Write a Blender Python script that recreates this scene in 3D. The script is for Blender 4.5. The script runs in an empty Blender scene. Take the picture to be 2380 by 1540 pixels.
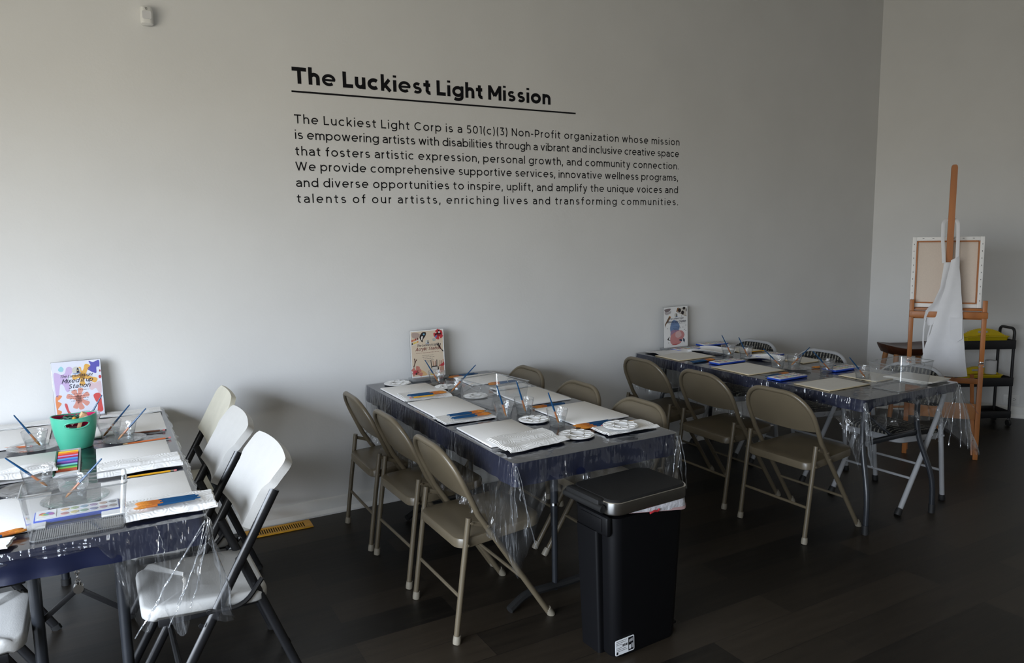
import bpy, bmesh, math, random, os
from mathutils import Vector, Matrix, noise
from math import sin, cos, pi, radians as rad

random.seed(7)
S = bpy.context.scene
COL = S.collection

# ---------------------------------------------------------------- camera
cam_d = bpy.data.cameras.new('camera')
cam_d.sensor_width = 36.0
cam_d.sensor_fit = 'HORIZONTAL'
cam_d.lens = 1707.83 / 2380 * 36.0
cam_d.clip_start = 0.02
cam = bpy.data.objects.new('camera', cam_d)
COL.objects.link(cam)
YAW, TILT, ROLL = rad(29.1888), rad(7.5053), rad(-0.9461)
fwd = Vector((sin(YAW) * cos(TILT), cos(YAW) * cos(TILT), -sin(TILT)))
rgt = Vector((cos(YAW), -sin(YAW), 0))
upv = rgt.cross(fwd)
r2 = rgt * cos(ROLL) + upv * sin(ROLL)
u2 = -rgt * sin(ROLL) + upv * cos(ROLL)
M = Matrix((r2, u2, -fwd)).transposed().to_4x4()
M.translation = (0, 0, 1.6)
cam.matrix_world = M
S.camera = cam

# ---------------------------------------------------------------- world, daylight, exposure
W = bpy.data.worlds.new('sky')
S.world = W
W.use_nodes = True
nt_ = W.node_tree
bg_ = nt_.nodes['Background']
tc_ = nt_.nodes.new('ShaderNodeTexCoord')
sx_ = nt_.nodes.new('ShaderNodeSeparateXYZ')
nt_.links.new(tc_.outputs['Generated'], sx_.inputs[0])
mr_ = nt_.nodes.new('ShaderNodeMapRange')
mr_.inputs['From Min'].default_value = -1
mr_.inputs['From Max'].default_value = 1
nt_.links.new(sx_.outputs['Z'], mr_.inputs['Value'])
rp_ = nt_.nodes.new('ShaderNodeValToRGB')      # sunlit pavement below the horizon, cool overcast sky above
e_ = rp_.color_ramp.elements
e_[0].position, e_[0].color = 0.40, (0.36, 0.34, 0.29, 1)
e_[1].position, e_[1].color = 0.76, (1.75, 1.97, 2.3, 1)
q_ = e_.new(0.485)
q_.color = (0.50, 0.475, 0.42, 1)
q_ = e_.new(0.515)
q_.color = (0.72, 0.77, 0.81, 1)
q_ = e_.new(0.60)
q_.color = (1.0, 1.11, 1.27, 1)
nt_.links.new(mr_.outputs[0], rp_.inputs[0])
nt_.links.new(rp_.outputs[0], bg_.inputs[0])
bg_.inputs[1].default_value = 15.0

# the shop window in the left wall: where the daylight comes in
WY0, WY1, WZ0, WZ1 = -1.40, 2.70, 0.40, 2.38
pl_ = bpy.data.lights.new('window_portal', 'AREA')
pl_.shape = 'RECTANGLE'
pl_.size, pl_.size_y = WZ1 - WZ0, WY1 - WY0
pl_.cycles.is_portal = True
po_ = bpy.data.objects.new('window_portal', pl_)
COL.objects.link(po_)
po_.location = (-2.43, (WY0 + WY1) / 2, (WZ0 + WZ1) / 2)
po_.rotation_euler = (0, rad(-90), 0)
S.view_settings.view_transform = 'Standard'
S.view_settings.look = 'None'
S.view_settings.gamma = 1.0
S.view_settings.exposure = 0.0
S.view_settings.use_curve_mapping = False
cy = S.cycles
cy.max_bounces = 8
cy.diffuse_bounces = 4
cy.glossy_bounces = 3
cy.transmission_bounces = 4
cy.transparent_max_bounces = 16
cy.caustics_reflective = False
cy.caustics_refractive = False
cy.sample_clamp_indirect = 4.0
cy.use_adaptive_sampling = True
cy.adaptive_threshold = 0.02
cy.use_denoising = True


# ---------------------------------------------------------------- materials
MATS = {}


def mat(name, col, rough=0.5, metal=0.0, spec=0.5, noise_amt=0.0, noise_scale=20.0, bump=0.0, bump_scale=60.0, stretch=None, coat=0.0):
    m = bpy.data.materials.new(name)
    m.use_nodes = True
    nt = m.node_tree
    b = nt.nodes['Principled BSDF']
    b.inputs['Roughness'].default_value = rough
    b.inputs['Metallic'].default_value = metal
    b.inputs['Specular IOR Level'].default_value = spec
    b.inputs['Coat Weight'].default_value = coat
    tc = nt.nodes.new('ShaderNodeTexCoord')
    mp = nt.nodes.new('ShaderNodeMapping')
    nt.links.new(tc.outputs['Object'], mp.inputs[0])
    if stretch:
        mp.inputs['Scale'].default_value = stretch
    n = nt.nodes.new('ShaderNodeTexNoise')
    n.inputs['Scale'].default_value = noise_scale
    n.inputs['Detail'].default_value = 4
    nt.links.new(mp.outputs[0], n.inputs['Vector'])
    r = nt.nodes.new('ShaderNodeValToRGB')
    a = max(0.02, noise_amt)
    r.color_ramp.elements[0].position = 0.3
    r.color_ramp.elements[1].position = 0.7
    r.color_ramp.elements[0].color = (*[c * (1 - a) for c in col], 1)
    r.color_ramp.elements[1].color = (*[min(1, c * (1 + a)) for c in col], 1)
    nt.links.new(n.outputs['Fac'], r.inputs[0])
    nt.links.new(r.outputs[0], b.inputs['Base Color'])
    if bump:
        n2 = nt.nodes.new('ShaderNodeTexNoise')
        n2.inputs['Scale'].default_value = bump_scale
        n2.inputs['Detail'].default_value = 3
        nt.links.new(mp.outputs[0], n2.inputs['Vector'])
        bp = nt.nodes.new('ShaderNodeBump')
        bp.inputs['Strength'].default_value = bump
        bp.inputs['Distance'].default_value = 0.01
        nt.links.new(n2.outputs['Fac'], bp.inputs['Height'])
        nt.links.new(bp.outputs[0], b.inputs['Normal'])
    MATS[name] = m
    return m


def clear_mat(name, tint, rough, f0, gain, haze=0.0, bump=0.0, bump_scale=30.0, edge=1.0, power=4.0, stretch=(1, 1, 1)):
    """thin clear plastic or glass: see-through with a Fresnel sheen"""
    m = bpy.data.materials.new(name)
    m.use_nodes = True
    nt = m.node_tree
    nt.nodes.remove(nt.nodes['Principled BSDF'])
    out = nt.nodes['Material Output']
    tr = nt.nodes.new('ShaderNodeBsdfTransparent')
    fa = nt.nodes.new('ShaderNodeLayerWeight')
    fa.inputs[0].default_value = 0.5
    pe = nt.nodes.new('ShaderNodeMath')
    pe.operation = 'POWER'
    pe.inputs[1].default_value = 5.0
    nt.links.new(fa.outputs['Facing'], pe.inputs[0])
    tm = nt.nodes.new('ShaderNodeMix')
    tm.data_type = 'RGBA'
    nt.links.new(pe.outputs[0], tm.inputs[0])
    tm.inputs[6].default_value = (*tint, 1)
    tm.inputs[7].default_value = (*[c * edge for c in tint], 1)
    nt.links.new(tm.outputs[2], tr.inputs[0])
    gl = nt.nodes.new('ShaderNodeBsdfGlossy')
    gl.inputs['Roughness'].default_value = rough
    lw = nt.nodes.new('ShaderNodeLayerWeight')
    lw.inputs[0].default_value = 0.5
    po = nt.nodes.new('ShaderNodeMath')
    po.operation = 'POWER'
    po.inputs[1].default_value = power
    nt.links.new(lw.outputs['Facing'], po.inputs[0])
    ma = nt.nodes.new('ShaderNodeMath')
    ma.operation = 'MULTIPLY_ADD'
    ma.use_clamp = True
    ma.inputs[1].default_value = gain
    ma.inputs[2].default_value = f0
    nt.links.new(po.outputs[0], ma.inputs[0])
    mx = nt.nodes.new('ShaderNodeMixShader')
    nt.links.new(ma.outputs[0], mx.inputs[0])
    nt.links.new(tr.outputs[0], mx.inputs[1])
    nt.links.new(gl.outputs[0], mx.inputs[2])
    last = mx
    if haze:
        df = nt.nodes.new('ShaderNodeBsdfDiffuse')
        df.inputs[0].default_value = (0.8, 0.82, 0.84, 1)
        m2 = nt.nodes.new('ShaderNodeMixShader')
        m2.inputs[0].default_value = haze
        nt.links.new(mx.outputs[0], m2.inputs[1])
        nt.links.new(df.outputs[0], m2.inputs[2])
        last = m2
    nt.links.new(last.outputs[0], out.inputs[0])
    if bump:
        tc = nt.nodes.new('ShaderNodeTexCoord')
        mp = nt.nodes.new('ShaderNodeMapping')
        mp.inputs['Scale'].default_value = stretch
        nt.links.new(tc.outputs['Object'], mp.inputs[0])
        n2 = nt.nodes.new('ShaderNodeTexNoise')
        n2.inputs['Scale'].default_value = bump_scale
        nt.links.new(mp.outputs[0], n2.inputs['Vector'])
        bp = nt.nodes.new('ShaderNodeBump')
        bp.inputs['Strength'].default_value = bump
        bp.inputs['Distance'].default_value = 0.02
        nt.links.new(n2.outputs['Fac'], bp.inputs['Height'])
        nt.links.new(bp.outputs[0], gl.inputs['Normal'])
    MATS[name] = m
    return m


mat('wall_paint', (0.735, 0.735, 0.728), 0.55, spec=0.25, noise_amt=0.012, noise_scale=3, bump=0.05, bump_scale=90)
mat('ceiling_paint', (0.72, 0.71, 0.68), 0.8)
mat('trim_white', (0.78, 0.78, 0.76), 0.4, bump=0.03)
mat('tan_steel', (0.116, 0.094, 0.061), 0.32, spec=0.5, noise_amt=0.05, noise_scale=8)
mat('tan_cap', (0.22, 0.195, 0.15), 0.5)
mat('chrome', (0.72, 0.71, 0.69), 0.16, metal=1.0)
mat('chrome_band', (0.72, 0.71, 0.68), 0.22, metal=1.0, noise_amt=0.06, noise_scale=30, stretch=(1, 1, 8))
mat('white_poly', (0.53, 0.522, 0.50), 0.42, noise_amt=0.02, bump=0.08, bump_scale=250)
mat('cream_poly', (0.62, 0.59, 0.48), 0.5, noise_amt=0.05, noise_scale=12, bump=0.1, bump_scale=18)
mat('black_steel', (0.012, 0.012, 0.013), 0.28, spec=0.5, noise_amt=0.1)
mat('dark_leg', (0.020, 0.022, 0.026), 0.32, noise_amt=0.1)
mat('grey_frame', (0.33, 0.335, 0.345), 0.38)
mat('black_rubber', (0.008, 0.008, 0.008), 0.6)
mat('table_top', (0.10, 0.10, 0.11), 0.6)
mat('navy_cover', (0.0056, 0.0080, 0.026), 0.42, spec=0.25, noise_amt=0.06, noise_scale=6, bump=0.06, bump_scale=12)
mat('canvas_white', (0.86, 0.85, 0.83), 0.75, noise_amt=0.015, noise_scale=300, bump=0.1, bump_scale=500)
mat('board_cream', (0.62, 0.52, 0.34), 0.75, noise_amt=0.03)
mat('board_face', (0.72, 0.70, 0.65), 0.75, noise_amt=0.02)
mat('canvas_back', (0.72, 0.62, 0.53), 0.85, noise_amt=0.03, noise_scale=200, bump=0.1, bump_scale=400)
mat('easel_wood', (0.40, 0.145, 0.040), 0.45, noise_amt=0.22, noise_scale=14, stretch=(1, 1, 0.12))
mat('pale_orange_wood', (0.46, 0.20, 0.07), 0.5, noise_amt=0.18, noise_scale=14, stretch=(1, 1, 0.12))
mat('dark_wood', (0.060, 0.020, 0.010), 0.28, noise_amt=0.35, noise_scale=10, stretch=(1, 6, 1))
mat('apron_cloth', (0.74, 0.74, 0.76), 0.85, noise_amt=0.015, bump=0.1, bump_scale=300)
mat('cart_black', (0.008, 0.008, 0.010), 0.5)
mat('yellow_plastic', (0.66, 0.50, 0.015), 0.4)
mat('paper_white', (0.80, 0.80, 0.80), 0.7)
mat('bin_black', (0.003, 0.003, 0.0036), 0.45, spec=0.22)
mat('bin_lid', (0.010, 0.010, 0.010), 0.6, spec=0.25, bump=0.1, bump_scale=300)
mat('bag_white', (0.62, 0.62, 0.66), 0.35, noise_amt=0.1, bump=0.5, bump_scale=40)
mat('bag_red', (0.45, 0.03, 0.04), 0.4)
mat('bag_pink', (0.62, 0.42, 0.42), 0.4)
mat('vinyl_black', (0.006, 0.006, 0.008), 0.5, spec=0.2)
mat('brass_vent', (0.72, 0.36, 0.02), 0.4, noise_amt=0.1)
mat('vent_dark', (0.006, 0.006, 0.006), 0.8)
mat('brush_blue', (0.004, 0.062, 0.17), 0.3)
mat('brush_gold', (0.58, 0.21, 0.03), 0.35, noise_amt=0.2, noise_scale=200)
mat('brush_copper', (0.50, 0.15, 0.03), 0.3, noise_amt=0.1)
mat('pencil_yellow', (0.72, 0.36, 0.02), 0.35)
mat('pencil_red', (0.55, 0.14, 0.04), 0.4)
mat('pencil_brown', (0.16, 0.06, 0.03), 0.4)
mat('pencil_wood', (0.62, 0.42, 0.22), 0.6)
mat('eraser_pink', (0.62, 0.20, 0.20), 0.7)
mat('palette_white', (0.78, 0.78, 0.77), 0.3)
mat('bucket_green', (0.075, 0.42, 0.28), 0.30, noise_amt=0.02)
mat('bucket_pink', (0.66, 0.03, 0.14), 0.25)
mat('set_blue', (0.012, 0.06, 0.42), 0.35)
mat('label_white', (0.76, 0.77, 0.78), 0.5)
mat('clay_grey', (0.30, 0.27, 0.23), 0.7)
mat('purple', (0.10, 0.03, 0.20), 0.4)
mat('box_black', (0.02, 0.025, 0.025), 0.5)
mat('box_green', (0.04, 0.14, 0.09), 0.5)
mat('box_grey', (0.45, 0.46, 0.46), 0.5)
mat('roll_grey', (0.66, 0.66, 0.67), 0.8)
mat('bottle_cream', (0.62, 0.54, 0.36), 0.5)
clear_mat('clear_sheet', (0.985, 0.99, 0.99), 0.13, 0.022, 0.85, haze=0.0, bump=0.35, bump_scale=14, power=3.0)
clear_mat('clear_skirt', (0.97, 0.975, 0.98), 0.10, 0.05, 0.95, haze=0.014, bump=1.0, bump_scale=40, power=3.0, stretch=(1, 1, 0.14))
clear_mat('clear_plastic', (0.95, 0.955, 0.96), 0.04, 0.11, 0.9, haze=0.025, edge=0.6)
clear_mat('clear_glass', (0.95, 0.955, 0.96), 0.04, 0.09, 0.95, haze=0.03, bump=0.25, bump_scale=60, edge=0.45, power=3.0)
clear_mat('clear_fold_glint', (0.92, 0.93, 0.94), 0.10, 0.18, 0.9, haze=0.06, bump=1.0, bump_scale=60, power=3.0, stretch=(1, 1, 0.3))  # hazier, shinier mix that puts white glints into the crease strands
clear_mat('water', (0.90, 0.92, 0.925), 0.02, 0.05, 0.8, edge=0.5)
clear_mat('acrylic_smoke', (0.72, 0.73, 0.73), 0.08, 0.10, 1.0, haze=0.10, edge=0.5)


def towel_mat():
    """kitchen paper embossed with rings"""
    m = mat('kitchen_paper', (0.80, 0.795, 0.78), 0.9)
    nt = m.node_tree
    b = nt.nodes['Principled BSDF']
    tc = nt.nodes.new('ShaderNodeTexCoord')
    v = nt.nodes.new('ShaderNodeTexVoronoi')
    v.inputs['Scale'].default_value = 16
    nt.links.new(tc.outputs['Object'], v.inputs['Vector'])
    mu = nt.nodes.new('ShaderNodeMath')
    mu.operation = 'MULTIPLY'
    mu.inputs[1].default_value = 42
    nt.links.new(v.outputs['Distance'], mu.inputs[0])
    si = nt.nodes.new('ShaderNodeMath')
    si.operation = 'SINE'
    nt.links.new(mu.outputs[0], si.inputs[0])
    bp = nt.nodes.new('ShaderNodeBump')
    bp.inputs['Strength'].default_value = 0.16
    bp.inputs['Distance'].default_value = 0.002
    nt.links.new(si.outputs[0], bp.inputs['Height'])
    nt.links.new(bp.outputs[0], b.inputs['Normal'])


towel_mat()


def floor_mat():
    m = bpy.data.materials.new('dark_planks')
    m.use_nodes = True
    nt = m.node_tree
    L = nt.links.new
    b = nt.nodes['Principled BSDF']
    tc = nt.nodes.new('ShaderNodeTexCoord')
    br = nt.nodes.new('ShaderNodeTexBrick')
    br.offset = 0.37
    br.offset_frequency = 2
    br.inputs['Scale'].default_value = 1.0
    br.inputs['Brick Width'].default_value = 1.22
    br.inputs['Row Height'].default_value = 0.18
    br.inputs['Mortar Size'].default_value = 0.0012
    br.inputs['Mortar Smooth'].default_value = 0.2
    br.inputs['Bias'].default_value = 0.0
    br.inputs['Color1'].default_value = (0.0, 0.0, 0.0, 1)
    br.inputs['Color2'].default_value = (1, 1, 1, 1)
    br.inputs['Mortar'].default_value = (0.0, 0.0, 0.0, 1)
    L(tc.outputs['Object'], br.inputs['Vector'])
    mp = nt.nodes.new('ShaderNodeMapping')
    mp.inputs['Scale'].default_value = (1.2, 16, 1)
    L(tc.outputs['Object'], mp.inputs[0])
    n = nt.nodes.new('ShaderNodeTexNoise')
    n.inputs['Scale'].default_value = 2.0
    n.inputs['Detail'].default_value = 7
    n.inputs['Roughness'].default_value = 0.65
    L(mp.outputs[0], n.inputs['Vector'])
    mx = nt.nodes.new('ShaderNodeMix')
    mx.data_type = 'FLOAT'
    mx.inputs[0].default_value = 0.50
    L(n.outputs['Fac'], mx.inputs[2])
    L(br.outputs['Color'], mx.inputs[3])
    r = nt.nodes.new('ShaderNodeValToRGB')
    r.color_ramp.elements[0].position = 0.25
    r.color_ramp.elements[0].color = (0.0042, 0.0034, 0.0025, 1)
    r.color_ramp.elements[1].position = 0.78
    r.color_ramp.elements[1].color = (0.026, 0.0195, 0.013, 1)
    L(mx.outputs[0], r.inputs[0])
    m2 = nt.nodes.new('ShaderNodeMix')
    m2.data_type = 'RGBA'
    L(br.outputs['Fac'], m2.inputs[0])
    L(r.outputs[0], m2.inputs[6])
    m2.inputs[7].default_value = (0.004, 0.003, 0.003, 1)
    L(m2.outputs[2], b.inputs['Base Color'])
    b.inputs['Roughness'].default_value = 0.42
    b.inputs['Specular IOR Level'].default_value = 0.33
    bp = nt.nodes.new('ShaderNodeBump')
    bp.inputs['Strength'].default_value = 0.12
    bp.inputs['Distance'].default_value = 0.004
    L(n.outputs['Fac'], bp.inputs['Height'])
    L(bp.outputs[0], b.inputs['Normal'])
    MATS['dark_planks'] = m


floor_mat()


def stripe_mat():
    """black upholstery woven with broken pale stripes"""
    m = bpy.data.materials.new('striped_fabric')
    m.use_nodes = True
    nt = m.node_tree
    L = nt.links.new
    b = nt.nodes['Principled BSDF']
    b.inputs['Roughness'].default_value = 0.9
    tc = nt.nodes.new('ShaderNodeTexCoord')
    w = nt.nodes.new('ShaderNodeTexWave')
    w.wave_type = 'BANDS'
    w.bands_direction = 'Y'
    w.inputs['Scale'].default_value = 13
    w.inputs['Distortion'].default_value = 1.2
    w.inputs['Detail Scale'].default_value = 6
    L(tc.outputs['Object'], w.inputs['Vector'])
    mp = nt.nodes.new('ShaderNodeMapping')
    mp.inputs['Scale'].default_value = (60, 12, 60)
    L(tc.outputs['Object'], mp.inputs[0])
    n = nt.nodes.new('ShaderNodeTexNoise')
    n.inputs['Scale'].default_value = 1.0
    L(mp.outputs[0], n.inputs['Vector'])
    mu = nt.nodes.new('ShaderNodeMath')
    mu.operation = 'MULTIPLY'
    L(w.outputs['Fac'], mu.inputs[0])
    L(n.outputs['Fac'], mu.inputs[1])
    r = nt.nodes.new('ShaderNodeValToRGB')
    r.color_ramp.interpolation = 'CONSTANT'
    r.color_ramp.elements[0].color = (0.010, 0.010, 0.010, 1)
    r.color_ramp.elements[1].position = 0.40
    r.color_ramp.elements[1].color = (0.20, 0.19, 0.155, 1)
    L(mu.outputs[0], r.inputs[0])
    L(r.outputs[0], b.inputs['Base Color'])
    MATS['striped_fabric'] = m


stripe_mat()


def flat(name, col, rough=0.6):
    if name not in MATS:
        mat(name, col, rough)
    return name


# ---------------------------------------------------------------- mesh building
class G:
    def __init__(s):
        s.v, s.f, s.mi = [], [], []
        s.mat = 0

    def add(s, verts, faces, T=None):
        o = len(s.v)
        if T is not None:
            verts = [T @ Vector(p) for p in verts]
        s.v += [tuple(p) for p in verts]
        for f in faces:
            s.f.append([i + o for i in f])
            s.mi.append(s.mat)
        return s

    def box(s, c, d, bev=0.0, T=None, seg=2):
        hx, hy, hz = d[0] / 2, d[1] / 2, d[2] / 2
        if bev <= 0:
            vs = [(c[0] + a * hx, c[1] + b * hy, c[2] + e * hz) for a in (-1, 1) for b in (-1, 1) for e in (-1, 1)]
            fs = [(0, 1, 3, 2), (4, 6, 7, 5), (0, 4, 5, 1), (2, 3, 7, 6), (0, 2, 6, 4), (1, 5, 7, 3)]
            return s.add(vs, fs, T)
        bm = bmesh.new()
        bmesh.ops.create_cube(bm, size=1.0)
        for v in bm.verts:
            v.co = Vector((v.co.x * d[0] + c[0], v.co.y * d[1] + c[1], v.co.z * d[2] + c[2]))
        bmesh.ops.bevel(bm, geom=bm.edges[:], offset=min(bev, min(d) * 0.49), segments=seg, affect='EDGES', profile=0.5)
        bm.verts.index_update()
        vs = [v.co.copy() for v in bm.verts]
        fs = [[v.index for v in f.verts] for f in bm.faces]
        bm.free()
        return s.add(vs, fs, T)

    def tube(s, pts, r, seg=10, r2=None, cap=True, T=None, up=None, closed=False):
        """round (or, with r2, flattened) bar along a path"""
        pts = [Vector(p) for p in pts]
        n = len(pts)
        rs = r if isinstance(r, (list, tuple)) else [r] * n
        tang = []
        for i in range(n):
            if closed:
                t = pts[(i + 1) % n] - pts[i - 1]
            else:
                t = pts[min(i + 1, n - 1)] - pts[max(i - 1, 0)]
            tang.append(t.normalized())
        ref = Vector(up) if up else (Vector((0, 0, 1)) if abs(tang[0].z) < 0.9 else Vector((1, 0, 0)))
        vs, fs = [], []
        nrm = (ref - tang[0] * ref.dot(tang[0])).normalized()
        for i in range(n):
            nrm = nrm - tang[i] * nrm.dot(tang[i])
            nrm = nrm.normalized() if nrm.length > 1e-6 else tang[i].orthogonal().normalized()
            bi = tang[i].cross(nrm)
            for k in range(seg):
                a = 2 * pi * k / seg
                vs.append(pts[i] + nrm * (cos(a) * rs[i]) + bi * (sin(a) * (rs[i] if r2 is None else r2 * rs[i] / rs[0])))
        m = n if closed else n - 1
        for i in range(m):
            j = (i + 1) % n
            for k in range(seg):
                k2 = (k + 1) % seg
                fs.append((i * seg + k, i * seg + k2, j * seg + k2, j * seg + k))
        if cap and not closed:
            fs.append(tuple(range(seg - 1, -1, -1)))
            fs.append(tuple((n - 1) * seg + k for k in range(seg)))
        return s.add(vs, fs, T)

    def lathe(s, prof, seg=24, c=(0, 0, 0), T=None, sx=1.0, sy=1.0, cap0=False, cap1=False):
        vs, fs = [], []
        for r, z in prof:
            for k in range(seg):
                a = 2 * pi * k / seg
                vs.append((c[0] + r * cos(a) * sx, c[1] + r * sin(a) * sy, c[2] + z))
        for i in range(len(prof) - 1):
            for k in range(seg):
                k2 = (k + 1) % seg
                fs.append((i * seg + k, i * seg + k2, (i + 1) * seg + k2, (i + 1) * seg + k))
        if cap0:
            fs.append(tuple(range(seg - 1, -1, -1)))
        if cap1:
            fs.append(tuple((len(prof) - 1) * seg + k for k in range(seg)))
        return s.add(vs, fs, T)

    def prism(s, poly, z0, z1, T=None):
        n = len(poly)
        vs = [(x, y, z0) for x, y in poly] + [(x, y, z1) for x, y in poly]
        fs = [tuple(range(n - 1, -1, -1)), tuple(range(n, 2 * n))]
        fs += [(i, (i + 1) % n, n + (i + 1) % n, n + i) for i in range(n)]
        return s.add(vs, fs, T)

    def loft(s, rings, T=None, cap0=True, cap1=True):
        n = len(rings[0])
        vs, fs = [p for r in rings for p in r], []
        for i in range(len(rings) - 1):
            for k in range(n):
                k2 = (k + 1) % n
                fs.append((i * n + k, i * n + k2, (i + 1) * n + k2, (i + 1) * n + k))
        if cap0:
            fs.append(tuple(range(n - 1, -1, -1)))
        if cap1:
            fs.append(tuple((len(rings) - 1) * n + k for k in range(n)))
        return s.add(vs, fs, T)

    def grid(s, nu, nv, fn, T=None, th=0.0):
        vs = [Vector(fn(i / nu, j / nv)) for i in range(nu + 1) for j in range(nv + 1)]
        w = nv + 1
        fs = [(i * w + j, (i + 1) * w + j, (i + 1) * w + j + 1, i * w + j + 1) for i in range(nu) for j in range(nv)]
        if th:
            N = len(vs)
            nr = [Vector((0, 0, 0)) for _ in vs]
            for f in fs:
                q = (vs[f[2]] - vs[f[0]]).cross(vs[f[3]] - vs[f[1]])
                for i in f:
                    nr[i] += q
            vs = vs + [v - n.normalized() * th for v, n in zip(vs, nr)]
            fs = fs + [tuple(reversed([i + N for i in f])) for f in fs]
            rim = [i * w for i in range(nu + 1)] + [nu * w + j for j in range(1, nv + 1)] + [i * w + nv for i in range(nu - 1, -1, -1)] + [j for j in range(nv - 1, 0, -1)]
            for a, b in zip(rim, rim[1:] + rim[:1]):
                fs.append((b, a, a + N, b + N))
        return s.add(vs, fs, T)

    def mesh(s, name, mats, smooth=0.7):
        me = bpy.data.meshes.new(name)
        me.from_pydata(s.v, [], s.f)
        for m in ([mats] if isinstance(mats, str) else mats):
            me.materials.append(MATS[m])
        me.polygons.foreach_set('material_index', s.mi)
        if smooth:
            me.shade_smooth()
            me.set_sharp_from_angle(angle=smooth)
        me.update()
        return me

    def build(s, name, mats, parent=None, smooth=0.7, loc=None, rot=None):
        o = bpy.data.objects.new(name, s.mesh(name, mats, smooth))
        COL.objects.link(o)
        if parent:
            o.parent = parent
        if loc:
            o.location = loc
        if rot:
            o.rotation_euler = rot
        return o


def rrect(w, d, r, n=6, cx=0, cy_=0):
    pts = []
    for sx, sy, a0 in ((1, 1, 0), (-1, 1, 90), (-1, -1, 180), (1, -1, 270)):
        for k in range(n + 1):
            a = rad(a0 + 90 * k / n)
            pts.append((cx + sx * (w / 2 - r) + r * cos(a), cy_ + sy * (d / 2 - r) + r * sin(a)))
    return pts


def fillet(pts, r, n=6):
    pts = [Vector(p) for p in pts]
    out = [pts[0]]
    for a, b, c in zip(pts, pts[1:], pts[2:]):
        d1, d2 = (a - b), (c - b)
        q = min(r, d1.length * 0.49, d2.length * 0.49)
        p1, p2 = b + d1.normalized() * q, b + d2.normalized() * q
        for k in range(n + 1):
            t = k / n
            out.append(p1 * (1 - t) ** 2 + b * 2 * t * (1 - t) + p2 * t * t)
    out.append(pts[-1])
    return out


def spline(ctrl, n=6):
    """closed Catmull-Rom outline"""
    out = []
    m = len(ctrl)
    for i in range(m):
        p0, p1, p2, p3 = [Vector(ctrl[(i + k - 1) % m]) for k in range(4)]
        for k in range(n):
            t = k / n
            out.append(0.5 * ((2 * p1) + (p2 - p0) * t + (2 * p0 - 5 * p1 + 4 * p2 - p3) * t * t + (3 * p1 - p0 - 3 * p2 + p3) * t ** 3))
    return [(p.x, p.y) for p in out]


def thing(name, label, cat, loc=(0, 0, 0), rz=0.0, group=None):
    o = bpy.data.objects.new(name, None)
    o.empty_display_size = 0.05
    COL.objects.link(o)
    o.location = loc
    o.rotation_euler = (0, 0, rz)
    return tag(o, label, cat, group)


def tag(o, label, cat, group=None):
    o['label'] = label
    o['category'] = cat
    if group:
        o['group'] = group
    return o


def struct(name, g, m, smooth=0):
    o = g.build(name, m, None, smooth)
    o['kind'] = 'structure'
    return o


def dup(root, label, group=None, loc=None, rz=None, mw=None):
    r = root.copy()
    COL.objects.link(r)
    r['label'] = label
    if group:
        r['group'] = group
    if loc:
        r.location = loc
    if rz is not None:
        r.rotation_euler = (0, 0, rz)
    for ch in list(root.children):
        c = ch.copy()
        COL.objects.link(c)
        c.parent = r
        for g in list(ch.children):
            d = g.copy()
            COL.objects.link(d)
            d.parent = c
    return r


class Maker:
    """builds a thing once, then hands out copies"""

    def __init__(s, fn):
        s.fn, s.first, s.used = fn, None, False

    def __call__(s, label, group=None, loc=(0, 0, 0), rz=0.0, quat=None):
        if not s.used:
            s.used = True
            s.first = s.fn(label)
            o = s.first
            if group:
                o['group'] = group
            o.location = loc
            o.rotation_euler = (0, 0, rz)
        else:
            o = dup(s.first, label, group, loc, rz)
            if not group and 'group' in o:
                del o['group']
        if quat:
            o.rotation_mode = 'QUATERNION'
            o.rotation_quaternion = quat
        return o


# ---------------------------------------------------------------- the room
YW = 4.14                                    # face of the back wall
CX, CYY = 5.97, 4.14                         # corner with the angled right wall
EX, EY = 7.60, 1.91                          # far end of the angled wall
H = 3.65
g = G()
g.add([(-2.3, -3.2, 0), (9, -3.2, 0), (9, 4.14, 0), (-2.3, 4.14, 0)], [(0, 1, 2, 3)])
struct('floor', g, 'dark_planks')
g = G()
g.box((3.35, 0.5, H + 0.05), (11.3, 7.5, 0.1))
struct('ceiling', g, 'ceiling_paint')
g = G()
g.box(((CX - 2.3) / 2, YW + 0.06, H / 2), (CX + 2.3, 0.12, H))
struct('wall_back', g, 'wall_paint')
g = G()
dd = Vector((EX - CX, EY - CYY, 0))
dl = dd.length
dd.normalize()
TRW = Matrix(((dd.x, -dd.y, 0, CX), (dd.y, dd.x, 0, CYY), (0, 0, 1, 0), (0, 0, 0, 1)))
g.box((dl / 2, 0.06, H / 2), (dl, 0.12, H), T=TRW)
g.box((EX + 0.06, (EY - 3.2) / 2, H / 2), (0.12, EY + 3.2, H))
struct('wall_right', g, 'wall_paint')
g = G()
g.box((2.65, -3.26, H / 2), (10.0, 0.12, H))
struct('wall_front', g, 'wall_paint')
g = G()                                      # left wall with the shop window opening
g.box((-2.36, (WY0 - 3.2) / 2, H / 2), (0.12, WY0 + 3.2, H))
g.box((-2.36, (WY1 + 4.14) / 2, H / 2), (0.12, 4.14 - WY1, H))
g.box((-2.36, (WY0 + WY1) / 2, WZ0 / 2), (0.12, WY1 - WY0, WZ0))
g.box((-2.36, (WY0 + WY1) / 2, (WZ1 + H) / 2), (0.12, WY1 - WY0, H - WZ1))
struct('wall_left', g, 'wall_paint')
g = G()
for yy in (WY0 + 0.02, WY1 - 0.02):
    g.box((-2.36, yy, (WZ0 + WZ1) / 2), (0.09, 0.04, WZ1 - WZ0))
for zz in (WZ0 + 0.02, WZ1 - 0.02):
    g.box((-2.36, (WY0 + WY1) / 2, zz), (0.088, WY1 - WY0, 0.04))
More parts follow.
